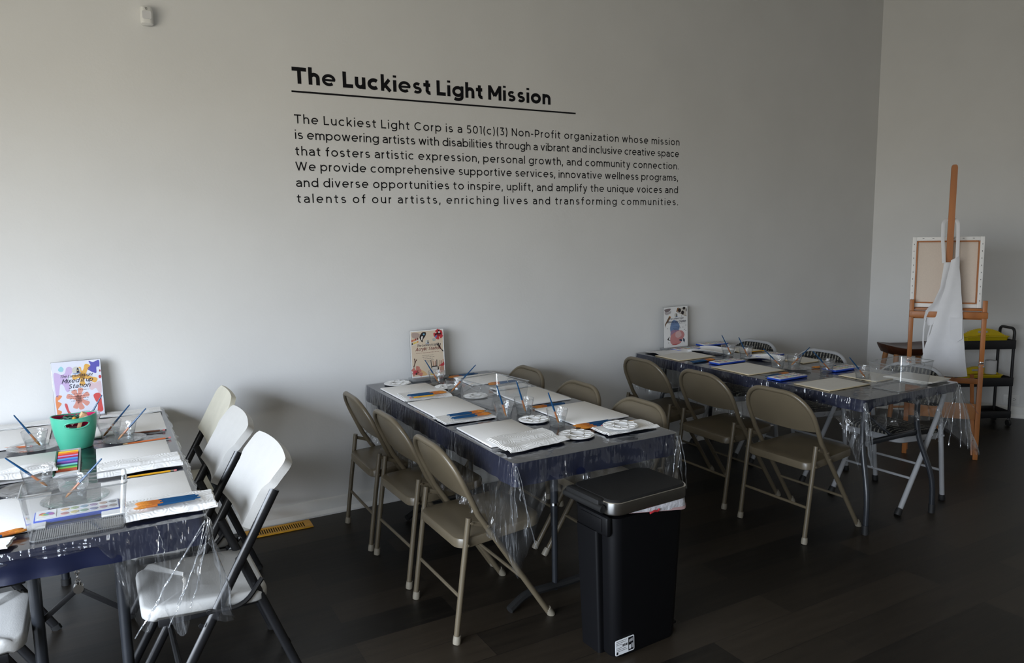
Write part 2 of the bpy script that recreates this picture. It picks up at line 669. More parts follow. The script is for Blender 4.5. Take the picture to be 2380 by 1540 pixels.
g.box((-2.36, (WY0 + WY1) / 2, (WZ0 + WZ1) / 2), (0.08, 0.05, WZ1 - WZ0 - 0.08))
struct('window_1', g, 'black_steel')
prof = [(0.0, 0.0), (0.026, 0.0), (0.026, 0.010), (0.016, 0.026), (0.012, 0.030), (0.012, 0.082), (0.006, 0.094), (0.0, 0.096)]


def skirting(name, x0, x1, T):
    g = G()
    vs, fs = [], []
    n = len(prof)
    for x in (x0, x1):
        vs += [(x, -a, b) for a, b in prof]
    fs = [(k, n + k, n + (k + 1) % n, (k + 1) % n) for k in range(n)] + [tuple(range(n)), tuple(range(2 * n - 1, n - 1, -1))]
    g.add(vs, fs, T)
    struct(name, g, 'trim_white', 0.5)


RX = Matrix.Rotation(rad(90), 4, 'X')
skirting('baseboard_back', -2.3, CX, Matrix.Translation((0, YW, 0)))
skirting('baseboard_right', 0.0, dl, TRW)

# ---------------------------------------------------------------- writing on the wall
# geometric sans letters drawn as stroked lines; cap height 1, stroke width w
def arc(cx, cy_, rx, ry, a0, a1, n=14):
    return [(cx + rx * cos(rad(a0 + (a1 - a0) * i / n)), cy_ + ry * sin(rad(a0 + (a1 - a0) * i / n))) for i in range(n + 1)]


def glyph(ch, w):
    """list of strokes and the advance width of one letter"""
    h = w / 2
    xh = 0.745
    W0 = 0.80
    rx, ry = (W0 - w) / 2, (xh - w) / 2
    sb = 0.085 - 0.15 * (w - 0.12)
    S_ = []
    adv = W0

    def arch(x0, wd, top=xh, y0=0.0):
        r = (wd - w) / 2
        c = x0 + h + r
        return [(x0 + h, top * 0.55)] + arc(c, top - h - r * 0.98, r, r * 0.98, 180, 0, 12) + [(x0 + wd - h, y0)]
    if ch in 'oO0':
        if ch == 'o':
            S_, adv = [arc(W0 / 2, xh / 2, rx, ry, 0, 360, 28)], W0
        elif ch == '0':
            S_, adv = [arc(0.36, 0.5, 0.36 - h, 0.5 - h, 0, 360, 28)], 0.72
    elif ch == 'c':
        S_, adv = [arc(W0 / 2, xh / 2, rx, ry, 48, 312, 22)], 0.72
    elif ch == 'C':
        S_, adv = [arc(0.52, 0.5, 0.52 - h, 0.5 - h, 48, 312, 24)], 0.93
    elif ch == 'e':
        S_, adv = [arc(W0 / 2, xh / 2, rx, ry, 0, 312, 24), [(h, xh / 2), (W0 - h * 0.4, xh / 2)]], W0
    elif ch == 'a':
        wd = 0.66
        S_ = [[(0.05, xh - 0.115)] + arc(0.33, xh - h - 0.22, 0.33 - h, 0.22, 128, 0, 10) + [(wd - h, 0)],
              [(wd - h, 0.435)] + [(0.30, 0.435)] + arc(0.235 + h * 0.3, 0.218 + h * 0.25, 0.235 - h * 0.7, 0.217 - h * 0.75, 90, 270, 10) + arc(0.30, 0.30, 0.33, 0.30 - h, 290, 350, 6)]
        adv = wd
    elif ch in 'nmhur':
        wd = 0.66
        if ch == 'n':
            S_, adv = [[(h, 0), (h, xh)], arch(0, wd)], wd
        elif ch == 'h':
            S_, adv = [[(h, 0), (h, 1.06)], arch(0, wd)], wd
        elif ch == 'm':
            S_, adv = [[(h, 0), (h, xh)], arch(0, 0.60), arch(0.60 - w, 0.60)], 1.20 - w
        elif ch == 'r':
            S_, adv = [[(h, 0), (h, xh)], [(h, xh * 0.55)] + arc(h + 0.28, xh - h - 0.26, 0.28, 0.26, 180, 92, 8)], 0.33 + 0.2 * w
        else:
            S_, adv = [[(wd - x, xh - y) for x, y in arch(0, wd)], [(wd - h, 0), (wd - h, xh)]], wd
    elif ch in 'bdpqg':
        el = arc(W0 / 2, xh / 2, rx, ry, 0, 360, 28)
        if ch == 'b':
            S_ = [el, [(h, 0), (h, 1.06)]]
        elif ch == 'd':
            S_ = [el, [(W0 - h, 0), (W0 - h, 1.06)]]
        elif ch == 'p':
            S_ = [el, [(h, -0.28), (h, xh)]]
        elif ch == 'q':
            S_ = [el, [(W0 - h, -0.28), (W0 - h, xh)]]
        else:
            S_ = [el, [(W0 - h, xh)] + arc(W0 / 2 - 0.01, 0.01, rx, 0.28 - h, 0, -142, 14)]
        adv = W0
    elif ch == 'i':
        d = 0.075 + 0.30 * w
        S_, adv = [[(h, 0), (h, xh)], [(h, 0.985 - d / 2), (h, 0.985 + d / 2)]], w
    elif ch == 'l':
        S_, adv = [[(h, 0), (h, 1.06)]], w
    elif ch == 't':
        S_, adv = [[(0.13 + h, 0.93)] + [(0.13 + h, 0.19)] + arc(0.13 + h + 0.17, 0.17 + h * 0.9, 0.17, 0.17, 180, 285, 8), [(0, xh - h), (0.45, xh - h)]], 0.47
    elif ch == 'f':
        S_, adv = [[(0.13 + h, 0)] + [(0.13 + h, 0.80)] + arc(0.13 + h + 0.19, 0.85, 0.19, 0.22 - h, 180, 75, 8), [(0, xh - h), (0.44, xh - h)]], 0.44
    elif ch == 'k':
        S_, adv = [[(h, 0), (h, 1.06)], [(0.60 - h * 0.6, xh), (h + 0.02, 0.22)], [(0.22, 0.42), (0.66 - h * 0.6, 0)]], 0.66
    elif ch == 's':
        q = (xh - w) / 4
        S_ = [arc(0.30, xh - h - q, 0.27 - h, q, 38, 180, 9) + arc(0.30, xh - h - q, 0.27 - h, q * 1.0, 200, 262, 4) + arc(0.30, h + q, 0.30 - h, q, 82, -90, 10) + arc(0.30, h + q, 0.30 - h, q, -100, -146, 5)]
        adv = 0.60
    elif ch == 'v':
        S_, adv = [[(h * 0.8, xh), (0.335, 0.02)], [(0.67 - h * 0.8, xh), (0.335, 0.02)]], 0.67
    elif ch == 'y':
        S_, adv = [[(h * 0.8, xh), (0.345, 0.02)], [(0.67 - h * 0.8, xh), (0.27, -0.17)] + arc(0.13, -0.12, 0.15, 0.16 - h * 0.6, -30, -120, 5)], 0.67
    elif ch == 'w':
        S_, adv = [[(h * 0.8, xh), (0.27, 0.02)], [(0.27, 0.02), (0.50, xh)], [(0.50, xh), (0.73, 0.02)], [(0.73, 0.02), (1.0 - h * 0.8, xh)]], 1.0
    elif ch == 'x':
        S_, adv = [[(h * 0.8, xh), (0.64 - h * 0.8, 0)], [(h * 0.8, 0), (0.64 - h * 0.8, xh)]], 0.64
    elif ch == 'z':
        S_, adv = [[(0.02, xh - h), (0.58, xh - h)], [(0.55, xh - h), (0.05, h)], [(0.02, h), (0.58, h)]], 0.60
    elif ch == 'T':
        S_, adv = [[(0, 1 - h), (0.80, 1 - h)], [(0.40, 0), (0.40, 1)]], 0.80
    elif ch == 'L':
        S_, adv = [[(h, 0), (h, 1)], [(h, h), (0.62, h)]], 0.62
    elif ch == 'N':
        S_, adv = [[(h, 0), (h, 1)], [(0.80 - h, 0), (0.80 - h, 1)], [(h, 1 - h * 0.6), (0.80 - h, h * 0.6)]], 0.80
    elif ch == 'M':
        S_, adv = [[(h, 0), (h, 1)], [(0.98 - h, 0), (0.98 - h, 1)], [(h, 1 - h * 0.5), (0.49, 0.28)], [(0.98 - h, 1 - h * 0.5), (0.49, 0.28)]], 0.98
    elif ch == 'P':
        S_, adv = [[(h, 0), (h, 1)], [(h, 1 - h), (0.36, 1 - h)] + arc(0.38, 0.66, 0.33 - h, 0.34 - h, 90, -90, 12) + [(h, 0.32 + h)]], 0.72
    elif ch == 'W':
        S_, adv = [[(h * 0.8, 1), (0.36, 0.02)], [(0.36, 0.02), (0.66, 1)], [(0.66, 1), (0.96, 0.02)], [(0.96, 0.02), (1.32 - h * 0.8, 1)]], 1.32
    elif ch == 'A':
        S_, adv = [[(h * 0.8, 0), (0.44, 1)], [(0.88 - h * 0.8, 0), (0.44, 1)], [(0.18, 0.30), (0.70, 0.30)]], 0.88
    elif ch == 'S':
        S_ = [arc(0.36, 0.745, 0.33 - h, 0.255 - h, 40, 262, 14) + arc(0.36, 0.265, 0.36 - h, 0.265 - h, 82, -146, 16)]
        adv = 0.72
    elif ch == '1':
        S_, adv = [[(0.24, 0), (0.24, 1)], [(0.02, 1 - h), (0.26, 1 - h)]], 0.24 + h
    elif ch == '5':
        S_, adv = [[(0.58, 1 - h), (0.16, 1 - h)], [(0.15 + h * 0.2, 1), (0.11 + h * 0.2, 0.52)], [(0.11, 0.56 - h * 0.3), (0.30, 0.58 - h * 0.3)] + arc(0.32, 0.31, 0.33 - h, 0.31 - h * 0.8, 80, -140, 14)], 0.65
    elif ch == '3':
        S_, adv = [[(0.04, 1 - h), (0.56, 1 - h)], [(0.54, 1 - h), (0.28, 0.60)], [(0.24, 0.58)] + arc(0.30, 0.30, 0.33 - h, 0.29 - h * 0.6, 80, -140, 14)], 0.64
    elif ch == '(':
        S_, adv = [arc(0.52, 0.42, 0.50 - h, 0.80, 133, 227, 10)], 0.26
    elif ch == ')':
        S_, adv = [arc(-0.26, 0.42, 0.50 - h, 0.80, -47, 47, 10)], 0.26
    elif ch == '-':
        S_, adv = [[(0, 0.37), (0.36, 0.37)]], 0.36
    elif ch == '.':
        d = 0.06 + 0.6 * w
        S_, adv = [[(d / 2, 0), (d / 2, d)]], d
    elif ch == ',':
        d = 0.06 + 0.6 * w
        S_, adv = [[(d / 2, d), (d / 2 - 0.06, -0.18)]], d
    elif ch == ' ':
        return [], 0.33
    return [[(x + sb, y) for x, y in st] for st in S_], adv + 2 * sb


def text_geo(s, cap, width=None, w=0.12, shear=0.0, xs=1.0, align='LEFT', th=0.0006, loose=0.0):
    """stroked text standing in the xz plane, facing -y; letter spacing is stretched to reach the width"""
    slim = lambda c: w * ({'e': 0.80, 's': 0.80, 'a': 0.82, 'g': 0.92, 'k': 0.95}.get(c, 1.0) if w > 0.18 else 1.0)
    gl = [glyph(c, slim(c)) for c in s]
    nat = sum(a for _, a in gl) * xs
    gap = loose if width is None else (width / cap - nat) / max(1, len(s) - 1)
    tot = nat + gap * (len(s) - 1)
    g = G()
    pen = 0.0 if align == 'LEFT' else -tot / 2
    lay = 0
    for ch, (strokes, a) in zip(s, gl):
        for si, st in enumerate(strokes):
            wk = slim(ch) * (0.72 if ch == 'e' and si == 1 and w > 0.18 else 1.0)
            lay += 1
            P = [Vector(((pen + x * xs + shear * y) * cap, 0, y * cap)) for x, y in st]
            closed = (P[0] - P[-1]).length < 1e-6
            if closed:
                P = P[:-1]
            n = len(P)
            vs = []
            for i in range(n):
                a_, b_ = (P[i - 1], P[(i + 1) % n]) if closed else (P[max(i - 1, 0)], P[min(i + 1, n - 1)])
                d = (b_ - a_).normalized()
                nn = Vector((-d.z, 0, d.x))
                k = 1.0
                if closed or 0 < i < n - 1:
                    d1 = (P[(i + 1) % n] - P[i]).normalized()
                    k = 1 / max(0.6, abs(d.dot(d1)))
                hw = wk * cap / 2 * k
                y0 = -th - (lay % 7) * 0.00001
                vs += [P[i] + nn * hw + Vector((0, y0, 0)), P[i] - nn * hw + Vector((0, y0, 0))]
            m = n if closed else n - 1
            g.add(vs, [(2 * i, 2 * i + 1, 2 * ((i + 1) % n) + 1, 2 * ((i + 1) % n)) for i in range(m)])
        pen += a * xs + gap
    return g


let = thing('wall_lettering', 'black vinyl mission statement lettering stuck on the white wall', 'lettering', (0.978, YW, 1.79))
LX, LZ = 0.978, 1.79
YT = -0.0004
text_geo('The Luckiest Light Mission', 0.0862, 1.655, 0.235, xs=1.12).build('title_text', 'vinyl_black', let, 0, (0.0, YT, 2.426 - LZ))
g = G()
g.box((1.842 / 2, -0.0006, 2.384 - LZ), (1.842, 0.0012, 0.0095), T=Matrix.Rotation(0.0, 4, 'X'))
g.build('underline', 'vinyl_black', let, 0)
LINES = [('The Luckiest Light Corp is a 501(c)(3) Non-Profit organization whose mission', 0.980, 3.725, 2.2165),
         ('is empowering artists with disabilities through a vibrant and inclusive creative space', 0.980, 3.722, 2.134),
         ('that fosters artistic expression, personal growth, and community connection.', 0.977, 3.719, 2.047),
         ('We provide comprehensive supportive services, innovative wellness programs,', 0.974, 3.715, 1.9655),
         ('and diverse opportunities to inspire, uplift, and amplify the unique voices and', 0.972, 3.716, 1.878),
         ('talents of our artists, enriching lives and transforming communities.', 0.972, 3.718, 1.792)]
for s_, x0, x1, z in LINES:
    text_geo(s_, 0.0475, x1 - x0, 0.135).build('text_line', 'vinyl_black', let, 0, (x0 - LX, YT, z - LZ))

# ---------------------------------------------------------------- small wall fittings
t = thing('motion_sensor', 'small white motion sensor high on the wall', 'sensor', (0.297, YW, 2.636))
g = G()
g.loft([[(x, -y - yo, z) for x, y in rrect(w, d, 0.018, 4)] for w, d, yo, z in
        ((0.044, 0.034, 0.018, 0.0), (0.056, 0.046, 0.026, 0.006), (0.058, 0.05, 0.028, 0.05), (0.056, 0.040, 0.024, 0.082), (0.046, 0.028, 0.016, 0.088))])
g.build('body', 'trim_white', t, 0.9)
g = G()
g.prism(rrect(0.040, 0.036, 0.006, 3), 0, 0.003, T=Matrix.Translation((0, -0.0525, 0.042)) @ RX)
g.build('lens', 'roll_grey', t)
text_geo('15', 0.010, None, 0.16).build('marking', 'vinyl_black', t, 0, (-0.008, -0.0525, 0.066))


def outlet(label, T):
    t = thing('wall_outlet', label, 'outlet')
    t.matrix_world = T
    g = G()
    g.box((0, -0.003, 0), (0.118, 0.006, 0.073), 0.003)
    g.build('cover_plate', 'trim_white', t)
    for sx in (-0.02, 0.02):
        g = G()
        g.prism(rrect(0.030, 0.033, 0.013, 5), 0, 0.002, T=Matrix.Translation((sx, -0.006, 0)) @ RX)
        g.mat = 1
        for dz in (-0.007, 0.007):
            g.box((sx - 0.002, -0.0083, dz), (0.011, 0.0008, 0.0026))
        g.box((sx + 0.009, -0.0083, 0), (0.004, 0.0008, 0.005))
        g.build('socket', ['trim_white', 'vent_dark'], t)


outlet('white duplex outlet above the baseboard behind the white folding chairs', Matrix.Translation((0.548, YW, 0.152)))
outlet('white duplex outlet on the angled wall behind the black cart', TRW @ Matrix.Translation((1.11, 0, 0.155)))

t = thing('floor_vent', 'brass coloured slotted floor register by the baseboard', 'vent', (0.75, 4.04, 0.0), rad(-1.5))
g = G()
VW, VD = 0.37, 0.115
for dy in (-1, 1):
    g.box((0, dy * (VD / 2 - 0.012), 0.004), (VW, 0.024, 0.006), 0.002)
for dx in (-1, 1):
    g.box((dx * (VW / 2 - 0.02), 0, 0.004), (0.04, VD - 0.048, 0.006))
for k in range(23):
    g.box((-VW / 2 + 0.05 + k * (VW - 0.1) / 22, 0, 0.004), (0.0055, VD - 0.048, 0.005))
g.build('grille', 'brass_vent', t)
g = G()
g.box((0, 0, 0.001), (VW - 0.04, VD - 0.03, 0.001))
g.build('duct_opening', 'vent_dark', t, 0)


# ---------------------------------------------------------------- folding chairs
def steel_chair(label, frame='tan_steel', seat_m='tan_steel', back_m='tan_steel', cap_m='tan_cap', rear='tan_steel', padded=False, r=0.0125):
    t = thing('folding_chair', label, 'chair')
    hw = 0.215
    # front frame: one hoop from a front foot over the back to the other front foot
    F0, B0 = (0.217, 0.0), (-0.225, 0.785)

    def on(zz):
        # slightly bent line of the hoop seen from the side
        if zz < 0.52:
            x = 0.217 + (-0.115 - 0.217) * zz / 0.52
        else:
            x = -0.115 + (-0.232 + 0.115) * (zz - 0.52) / 0.265
        return x
    zs = [0.02, 0.2, 0.4, 0.52, 0.62, 0.70, 0.785]
    side = [(on(z), -hw, z) for z in zs]
    path = [Vector(p) for p in side[:-1]]
    top = [Vector((on(0.785), -hw, 0.785)), Vector((on(0.785), hw, 0.785))]
    RC = 0.145
    half = [p for p in path if p.z < 0.785 - RC - 0.005] + [Vector((on(0.785 - RC + RC * sin(a)), -hw + RC - RC * cos(a), 0.785 - RC + RC * sin(a))) for a in [k * pi / 20 for k in range(11)]]
    full = half + [Vector((p.x, -p.y, p.z)) for p in reversed(half)]
    g = G()
    g.tube(full, r, 10)
    g.build('front_frame', frame, t)
    # back panel, pressed slightly hollow between the tubes
    g = G()

    def back(u, v):
        y = (v - 0.5) * 2
        z0 = 0.585 - 0.016 * (1 - y * y)
        z = z0 + (0.783 - z0) * (1 - (1 - u) ** 1.5)
        q = max(0.0, z - (0.785 - RC)) / RC
        half_w = hw - RC + RC * math.sqrt(max(0.0, 1 - min(1, q) ** 2)) - 0.003
        x = on(z) - 0.018 * (1 - y * y) * (0.5 + 0.5 * sin(pi * u)) + 0.003
        return (x, y * half_w, z)
    g.grid(14, 18, back, th=0.006 if not padded else 0.022)
    g.build('backrest', back_m, t)
    # seat pan
    g = G()
    out = []
    for x, y in rrect(0.40, 0.40, 0.055, 6):
        k = 1.0 - 0.10 * (x / 0.2) * 0.5
        out.append((x + 0.0, y * k))
    ring = lambda s_, z: [(x * s_, y * s_, z + 0.012 * (x / 0.2)) for x, y in out]
    if padded:
        g.loft([ring(0.97, 0.395), ring(1.0, 0.400), ring(1.0, 0.428), ring(0.985, 0.432)])
    else:
        g.loft([ring(0.975, 0.394), ring(1.0, 0.398), ring(1.0, 0.426), ring(0.985, 0.434), ring(0.95, 0.437), ring(0.6, 0.434)])
    g.build('seat', frame if padded else seat_m, t, 0.5)
    if padded:
        g = G()
        g.loft([ring(0.97, 0.431), ring(0.985, 0.440), ring(0.95, 0.455), ring(0.8, 0.462), ring(0.4, 0.464)])
        g.build('seat_cushion', seat_m, t, 0.9)
    # rear legs
    for sy in (-1, 1):
        y = sy * (hw - 0.002)
        g = G()
        g.tube([(-0.222, y, 0.02), (-0.185, y, 0.30), (-0.155, y, 0.515)], r * 0.96, 10)
        g.build('leg', rear, t)
        g = G()
        g.tube([(-0.222, y, 0.0), (-0.220, y, 0.012), (-0.2175, y, 0.034)], [r * 1.25, r * 1.35, r * 1.2], 10)
        g.build('foot_cap', cap_m, t)
        g = G()
        g.tube([(0.2225, sy * hw, 0.0), (0.215, sy * hw, 0.012), (0.201, sy * hw, 0.034)], [r * 1.25, r * 1.35, r * 1.2], 10)
        g.build('foot_cap', cap_m, t)
        g = G()
        g.box((0, 0, 0), (0.085, 0.004, 0.018), 0.0015, T=Matrix.Translation((-0.115, sy * (hw + 0.001), 0.482)) @ Matrix.Rotation(rad(20), 4, 'Y'))
        for q in ((-0.150, 0.495), (-0.078, 0.468), (-0.060, 0.43), (-0.170, 0.408)):
            g.tube([(q[0], sy * (hw + 0.013), q[1]), (q[0], sy * (hw + 0.017), q[1])], 0.006, 8)
        g.build('hinge_link', frame, t)
    g = G()
    g.tube([(-0.197, -hw, 0.188), (-0.197, hw, 0.188)], 0.0075, 8)
    g.build('stretcher', frame, t)
    g = G()
    g.tube([(on(0.19), -hw, 0.19), (on(0.19), hw, 0.19)], 0.0075, 8)
    g.build('stretcher', frame, t)
    t.scale = (1, 1, 0.982)
    return t


tan = Maker(lambda lb: steel_chair(lb))
GT2 = 'tan folding chairs around the table with the beige poster'
GT3 = 'tan folding chairs along the table of blue paint sets'
tan('tan folding chair nearest the black trash can, facing the near end of the table', GT2, (1.340, 2.706, 0), rad(0))
tan('tan folding chair between two others beside the table with beige poster', GT2, (1.345, 3.242, 0), rad(1))
tan('tan folding chair closest to the wall, standing by the beige poster table end', GT2, (1.335, 3.722, 0), rad(-1))
tan('tan folding chair whose back rises behind the paper towel holding a white palette', GT2, (2.062, 2.785, 0), rad(180))
tan('middle tan chair back seen across the beige poster table', GT2, (2.062, 3.310, 0), rad(180))
tan('tan chair back nearest the wall, seen behind the clear bin of the beige poster table', GT2, (2.062, 3.880, 0), rad(180))
tan('tan folding chair nearest the camera at the blue paint set table', GT3, (3.268, 2.636, 0), rad(1))
tan('second tan folding chair along the blue paint set table, between two others', GT3, (3.285, 3.195, 0), rad(-1))
tan('tan folding chair by the wall end of the blue paint set table', GT3, (3.285, 3.750, 0), rad(0))
pat = Maker(lambda lb: steel_chair(lb, frame='grey_frame', seat_m='striped_fabric', back_m='striped_fabric', cap_m='black_rubber', rear='grey_frame', padded=True, r=0.0145))
GP = 'grey framed chairs with black and white striped upholstery'
pat('striped upholstered folding chair nearest the easel, seat under the clear bin', GP, (4.030, 2.630, 0), rad(181)).scale = (1, 1, 0.985)
pat('striped chair back standing between two other striped chairs behind the table', GP, (4.045, 3.285, 0), rad(180)).scale = (1, 1, 0.985)
pat('striped chair back closest to the wall behind the table', GP, (4.045, 3.865, 0), rad(180)).scale = (1, 1, 0.985)


def plastic_chair(label, shell='white_poly', thin=False):
    t = thing('plastic_folding_chair', label, 'chair')
    hw = 0.208
    fx = lambda z: 0.2506 - 0.5576 * z            # front tube, foot to back
    seg = 10
    for sy in (-1, 1):
        g = G()
        g.tube([(fx(0.015), sy * hw, 0.015), (fx(0.45), sy * hw, 0.45), (fx(0.775), sy * hw, 0.775)], 0.0165, seg, r2=0.0105, up=(1, 0, 0))
        g.build('leg', 'black_steel', t)
        g = G()
        g.tube([(-0.268, sy * (hw - 0.025), 0.012), (-0.06, sy * (hw - 0.025), 0.56)], 0.0155, seg, r2=0.010, up=(1, 0, 0))
        g.build('leg', 'black_steel', t)
        g = G()
        g.tube([(0.248, sy * hw, 0.0), (0.240, sy * hw, 0.02)], 0.019, 8, r2=0.013, up=(1, 0, 0))
        g.build('foot_cap', 'black_rubber', t)
        g = G()
        g.tube([(-0.272, sy * (hw - 0.025), 0.0), (-0.264, sy * (hw - 0.025), 0.02)], 0.018, 8, r2=0.013, up=(1, 0, 0))
        g.build('foot_cap', 'black_rubber', t)
        # curved link under the seat
        g = G()
        g.tube(fillet([(0.055, sy * (hw + 0.004), 0.410), (-0.06, sy * (hw + 0.004), 0.398), (-0.125, sy * (hw - 0.010), 0.475)], 0.05, 5), 0.0085, 8)
        for q in ((0.050, 0.410), (0.075, 0.372)):
            g.tube([(q[0], sy * (hw + 0.008), q[1]), (q[0], sy * (hw + 0.014), q[1])], 0.008, 8)
        g.build('hinge_link', 'black_steel', t)
        g = G()
        g.box((0.03, sy * (hw - 0.040), 0.392), (0.33, 0.014, 0.028), 0.004)
        g.build('seat_rail', 'black_steel', t)
    for z, x, w in ((0.20, fx(0.20), hw), (0.17, -0.208, hw - 0.025)):
        g = G()
        g.tube([(x, -w, z), (x, w, z)], 0.010, 8)
        g.build('stretcher', 'black_steel', t)
    # seat shell
    g = G()
    base = rrect(0.385, 0.385, 0.055, 6, cx=0.046)

    def ring(s_, z, dz=0.0):
        o_ = []
        for x, y in base:
            q = (x - 0.046) / 0.1925
            o_.append((0.046 + (x - 0.046) * s_, y * s_ * (1 + 0.05 * -q), z + dz + 0.012 * q - (0.012 if q > 0.8 else 0)))
        return o_
    g.loft([ring(0.96, 0.402), ring(1.0, 0.410), ring(1.0, 0.432), ring(0.985, 0.441), ring(0.94, 0.445), ring(0.75, 0.441), ring(0.3, 0.437)])
    g.build('seat', shell, t, 0.9)
    # back shell that wraps over the tubes
    g = G()
    zb, zt = 0.650, 0.868

    def backf(u, v):
        y = (v - 0.5) * 2
        z = zb + (zt - zb) * u
        if thin:
            w = hw + 0.004 - 0.05 * max(0, (u - 0.78) / 0.22) ** 2
        else:
            k_ = min(1.0, max(0.0, (z - 0.765) / 0.035))
            w = hw - 0.012 + 0.031 * k_ * k_ * (3 - 2 * k_) - 0.018 * max(0, (u - 0.88) / 0.12) ** 3
        low = 0.012 * y * y * (1 - u) if not thin else 0
        crown = 0.006 * (1 - y ** 4) * u if not thin else 0
        hollow = 0.018 * (1 - y * y) if not thin else 0.008 * (1 - y * y)
        flare = 0.034 * max(0, u - 0.5) ** 1.5 / 0.35 * 0.75 if not thin else 0
        x = fx(z) - hollow + 0.016 - flare
        return (x, y * w, z + low + crown - 0.012)
    g.grid(22, 20, backf, th=0.028 if not thin else 0.022)
    g.build('backrest', shell, t, 0.9)
    return t


white = Maker(lambda lb: plastic_chair(lb))
GW = 'white plastic folding chairs at the table with the green bucket'
white('white plastic folding chair in front, its seat covered by a hanging clear sheet', GW, (0.268, 2.650, 0), rad(181))
white('white plastic folding chair standing between a cream chair and another white one', GW, (0.245, 3.180, 0), rad(179))
white('white plastic folding chair in the bottom corner, seat pushed under the table', GW, (-0.515, 2.665, 0), rad(0))
white('white plastic chair further under the table, mostly hidden by the navy cover', GW, (-0.515, 3.240, 0), rad(0))
cream = Maker(lambda lb: plastic_chair(lb, 'cream_poly', True))
cream('cream flat-backed folding chair nearest the wall and the outlet', None, (0.300, 3.775, 0), rad(180))


# ---------------------------------------------------------------- tables, covers and clear sheets
ZT = 0.740


def table(label, x0, x1, y0, y1, style):
    cx, cyy = (x0 + x1) / 2, (y0 + y1) / 2
    t = thing('folding_table', label, 'table', (cx, cyy, 0))
    g = G()
    g.box((0, 0, ZT - 0.022), (x1 - x0 - 0.012, y1 - y0 - 0.012, 0.044), 0.012)
    g.build('table_top', 'table_top', t)
    hx, hy = (x1 - x0) / 2, (y1 - y0) / 2
    for sy in (-1, 1):
        if style == 'pedestal':      # two close tubes on a long foot
            yl = sy * (hy - 0.28)
            for xl in (-0.045, 0.13):
                g = G()
                g.tube([(xl, yl, 0.03), (xl, yl, 0.34)], 0.0135, 12)
                g.tube([(xl, yl, 0.33), (xl, yl, ZT - 0.05)], 0.017, 12)
                lg = g.build('leg', 'dark_leg', t)
                g = G()
                g.tube([(xl, yl, 0.42), (xl, yl, 0.432)], 0.019, 12)
                g.build('collar', 'chrome', lg)
            g = G()
            g.tube(fillet([(-0.30, yl - 0.04, 0.0185), (-0.2, yl - 0.01, 0.055), (0.0, yl, 0.045), (0.2, yl, 0.055), (0.30, yl - 0.04, 0.0185)], 0.06, 5), 0.018, 8)
            g.build('foot', 'black_rubber', t)
            g = G()
            g.tube([(0.0, yl, 0.60), (0.0, yl * 0.35, ZT - 0.055)], 0.008, 8)
            g.build('brace', 'dark_leg', t)
        elif style == 'braced':      # straight tubes with a folding V brace
            yl = sy * (hy - 0.20)
            for xl in (-0.095, 0.140):
                g = G()
                g.tube([(xl, yl, 0.02), (xl, yl, ZT - 0.05)], 0.0175, 12)
                lg = g.build('leg', 'dark_leg', t)
                g = G()
                g.tube([(xl, yl, 0.0), (xl, yl, 0.03)], 0.021, 10)
                g.build('foot_cap', 'black_rubber', lg)
            g = G()
            g.box((0, 0, 0), (0.145, 0.004, 0.017), 0.001, T=Matrix.Translation((-0.0375, yl + 0.015, 0.463)) @ Matrix.Rotation(rad(-38), 4, 'Y'))
            g.box((0, 0, 0), (0.145, 0.004, 0.017), 0.001, T=Matrix.Translation((0.075, yl + 0.015, 0.458)) @ Matrix.Rotation(rad(40), 4, 'Y'))
            g.build('brace', 'black_steel', t)
            g = G()
            g.tube([(0.019, yl + 0.008, 0.506), (0.019, yl + 0.03, 0.506)], 0.015, 12)
            for k in range(4):
                ang = k * pi / 2
                g.tube([(0.019 + 0.006 * cos(a) * cos(ang), yl + 0.018 + 0.006 * cos(a) * sin(ang), 0.528 + k * 0.017 + 0.010 * sin(a)) for a in [2 * pi * i / 10 for i in range(10)]], 0.0022, 6, closed=True)
            g.box((0.019, yl + 0.018, 0.635), (0.02, 0.02, 0.10), 0.006)
            g.build('lock_chain', 'chrome', t)
        else:                        # bent folding legs with a crossbar
            yl = sy * (hy - 0.035)
            yt = sy * (hy - 0.115)
            for sx in (-1, 1):
                g = G()
                g.tube(fillet([(sx * (hx - 0.17), yt, ZT - 0.05), (sx * (hx - 0.165), yt, 0.46), (sx * (hx - 0.115), yl, 0.20), (sx * (hx - 0.11), yl, 0.012)], 0.09, 6), 0.0145, 12)
                lg = g.build('leg', 'dark_leg', t)
                g = G()
                g.tube([(sx * (hx - 0.11), yl, 0.0), (sx * (hx - 0.11), yl, 0.05)], 0.018, 10)
                g.build('foot_cap', 'black_rubber', lg)
            g = G()
            g.box((0, yt, 0.462), (2 * hx - 0.33, 0.024, 0.026), 0.004)
            g.build('crossbar', 'dark_leg', t)
            g = G()
            g.tube([(0.03, yt, 0.46), (0.03, yl * 0.45, ZT - 0.05)], 0.009, 8)
            g.build('brace', 'dark_leg', t)
    return t


